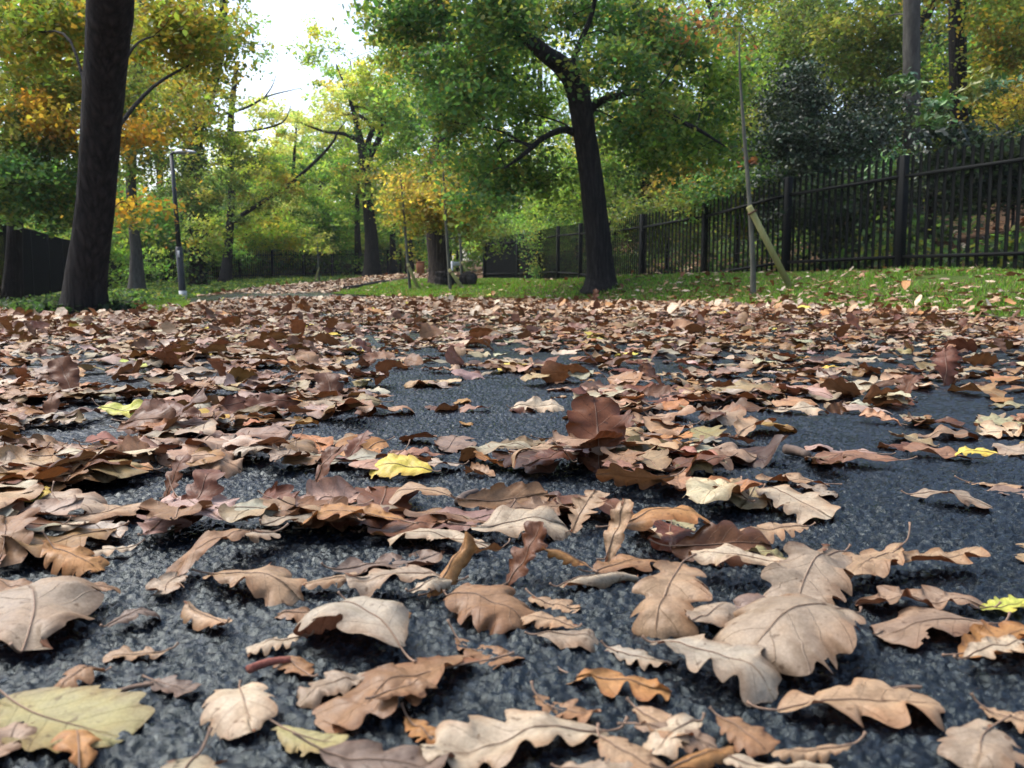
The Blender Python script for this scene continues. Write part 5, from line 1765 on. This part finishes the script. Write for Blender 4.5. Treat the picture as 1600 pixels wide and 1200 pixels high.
X, Y = scatter(6.3, 12, .0017, .0023)
far_leaves(X, Y, terr, CW_FAR, 8, 2, 1.0, .02, .07)
X, Y = scatter(12, 19, .0017, .0028)
far_leaves(X, Y, terr, CW_FAR, 4, 2, 1.15, .02, .06)
# path beyond the crest, verges, lawn
n = 5500
Y = 24 + 28 * gl_.random(n) ** .8
X = edgeL(Y) + (edgeR(Y) - edgeL(Y)) * gl_.random(n)
far_leaves(X, Y, terr, np.where(np.arange(len(CK)) < 5, CW_FAR * 2.2, CW_FAR * .5), 3, 2, 1.8, .02, .03)
Xl_, Yl_ = lawn_region(14000, gl_)
den = np.clip(.65 - (Xl_ - edgeR(Yl_)) * .22, .05, 1) * np.clip(1.3 - Yl_ / 18, .12, 1)
k = gl_.random(len(Xl_)) < den
far_leaves(Xl_[k], Yl_[k], lambda a_, b_: terr(a_, b_) + .035, CW_FAR, 6, 2, 1.05, .03, .1)
n = 5000
Y = 3 + 8 * gl_.random(n)
X = edgeL(Y) - 4 * gl_.random(n) ** 1.6
far_leaves(X, Y, terr, CW_FAR, 6, 2, 1.1, .03, .1)
n = 3500
Y = 8 + 26 * gl_.random(n)
X = fenceR(Y) - .5 + 6 * gl_.random(n)
far_leaves(X, Y, terr, CW_FAR, 4, 2, 1.3, .04, .1)
st = mk('leaf_litter', np.concatenate(stuffV), np.concatenate(stuffF), M_LEAF, col=np.concatenate(stuffC), col2=np.concatenate(stuffC2), uv=np.concatenate(stuffU), smooth=True)
tag(st, 'thick carpet of small fallen oak leaves along the path', 'leaf litter', kind='stuff')

# ------------------------------------------------------------------ twigs and acorns among the leaves
def twig(pa, pb, r, label, mat=M_TWIG, bend=.1):
    a, b = ground_at(*pa, .006), ground_at(*pb, .006)
    g = gl_
    L = np.linalg.norm(b - a)
    n = np.array((-(b - a)[1], (b - a)[0], 0)) / L
    pts = [a + (b - a) * f + n * L * bend * math.sin(f * 3.1) + g.normal(size=3) * L * .012 for f in np.linspace(0, 1, 9)]
    for p in pts:
        p[2] = .004 + r
    o = MB().tube(pts, r * np.linspace(1.15, .8, 9), 9, True, .1, 3)
    o = o.build('twig', mat, None, smooth=True, loc=a)
    return tag(o, label, 'twig')


twig((388, 1046), (455, 1030), .0021, 'short reddish twig above the broad cream leaf', M_TWIGR, .12)
twig((178, 1080), (240, 1066), .0012, 'thin straw coloured stem beside the flat olive leaf', M_STALK)
twig((715, 788), (745, 770), .0035, 'stubby dark twig on the bare middle strip', M_TWIG)
twig((755, 765), (772, 775), .0018, 'tiny twig fragment beside the stubby dark twig', M_TWIG)
twig((1228, 706), (1262, 716), .0055, 'short dark twig on open asphalt near the pinkish leaf', M_TWIG)
twig((1132, 612), (1168, 611), .004, 'small straight twig far out on the asphalt', M_TWIG)
twig((1375, 1080), (1440, 1070), .001, 'fine stem lying near the long lobed tan leaf', M_STALK)


def acorn(px, py, label, ang):
    c = ground_at(px, py, .009)
    t = thing('acorn', label, 'acorn', (c[0], c[1], 0.0), 'acorns lying among the leaves')
    c[2] = .0115
    ax = np.array((math.cos(ang), math.sin(ang), .12))
    ax /= np.linalg.norm(ax)
    f = np.linspace(0, 1, 12)
    pts = np.array([c + ax * (.024 * (q - .45)) for q in f])
    rad = .0075 * np.sqrt(np.clip(1 - (2 * f - 1) ** 4, .01, 1))
    rad[-1] = .0008
    MB().tube(pts, rad, 14).build('nut', M_ACORN, t, smooth=True)
    f = np.linspace(0, 1, 8)
    pts = np.array([c + ax * (-.0155 + .011 * q) for q in f])
    rad = .0095 * np.sqrt(np.clip(1 - (1 - f) ** 2 * .95, .02, 1))
    MB().tube(pts, rad, 14, True, .03, 4).build('cup', M_TWIG, t, smooth=True)


acorn(1150, 774, 'smooth brown acorn beside the large notched cream leaf', .3)

# a couple of sprigs standing above the carpet near the leaning oak
for px, py, key, lab in ((930, 462, 'rust', 'brown leaf standing up on the path edge below the leaning oak'),):
    c = gp(px, 12.6)
    lf = Leaf(gl_, .22, W=.3, depth=.4, kx=.5, ky=2)
    V, F, uv = lf.blade(24, 6)
    Rm = rot(1.2, 1.25, .2)
    V = V @ Rm.T
    V[:, 2] -= V[:, 2].min() - .0
    V = V + np.array((c[0], c[1], c[2]))
    o = mk('oak_leaf', V, F, M_LEAF, loc=c, col=np.array(LC[key][0]), col2=np.array(LC[key][1]), uv=uv, smooth=True)
    tag(o, lab, 'fallen leaf', 'fallen oak leaves on the wet path')
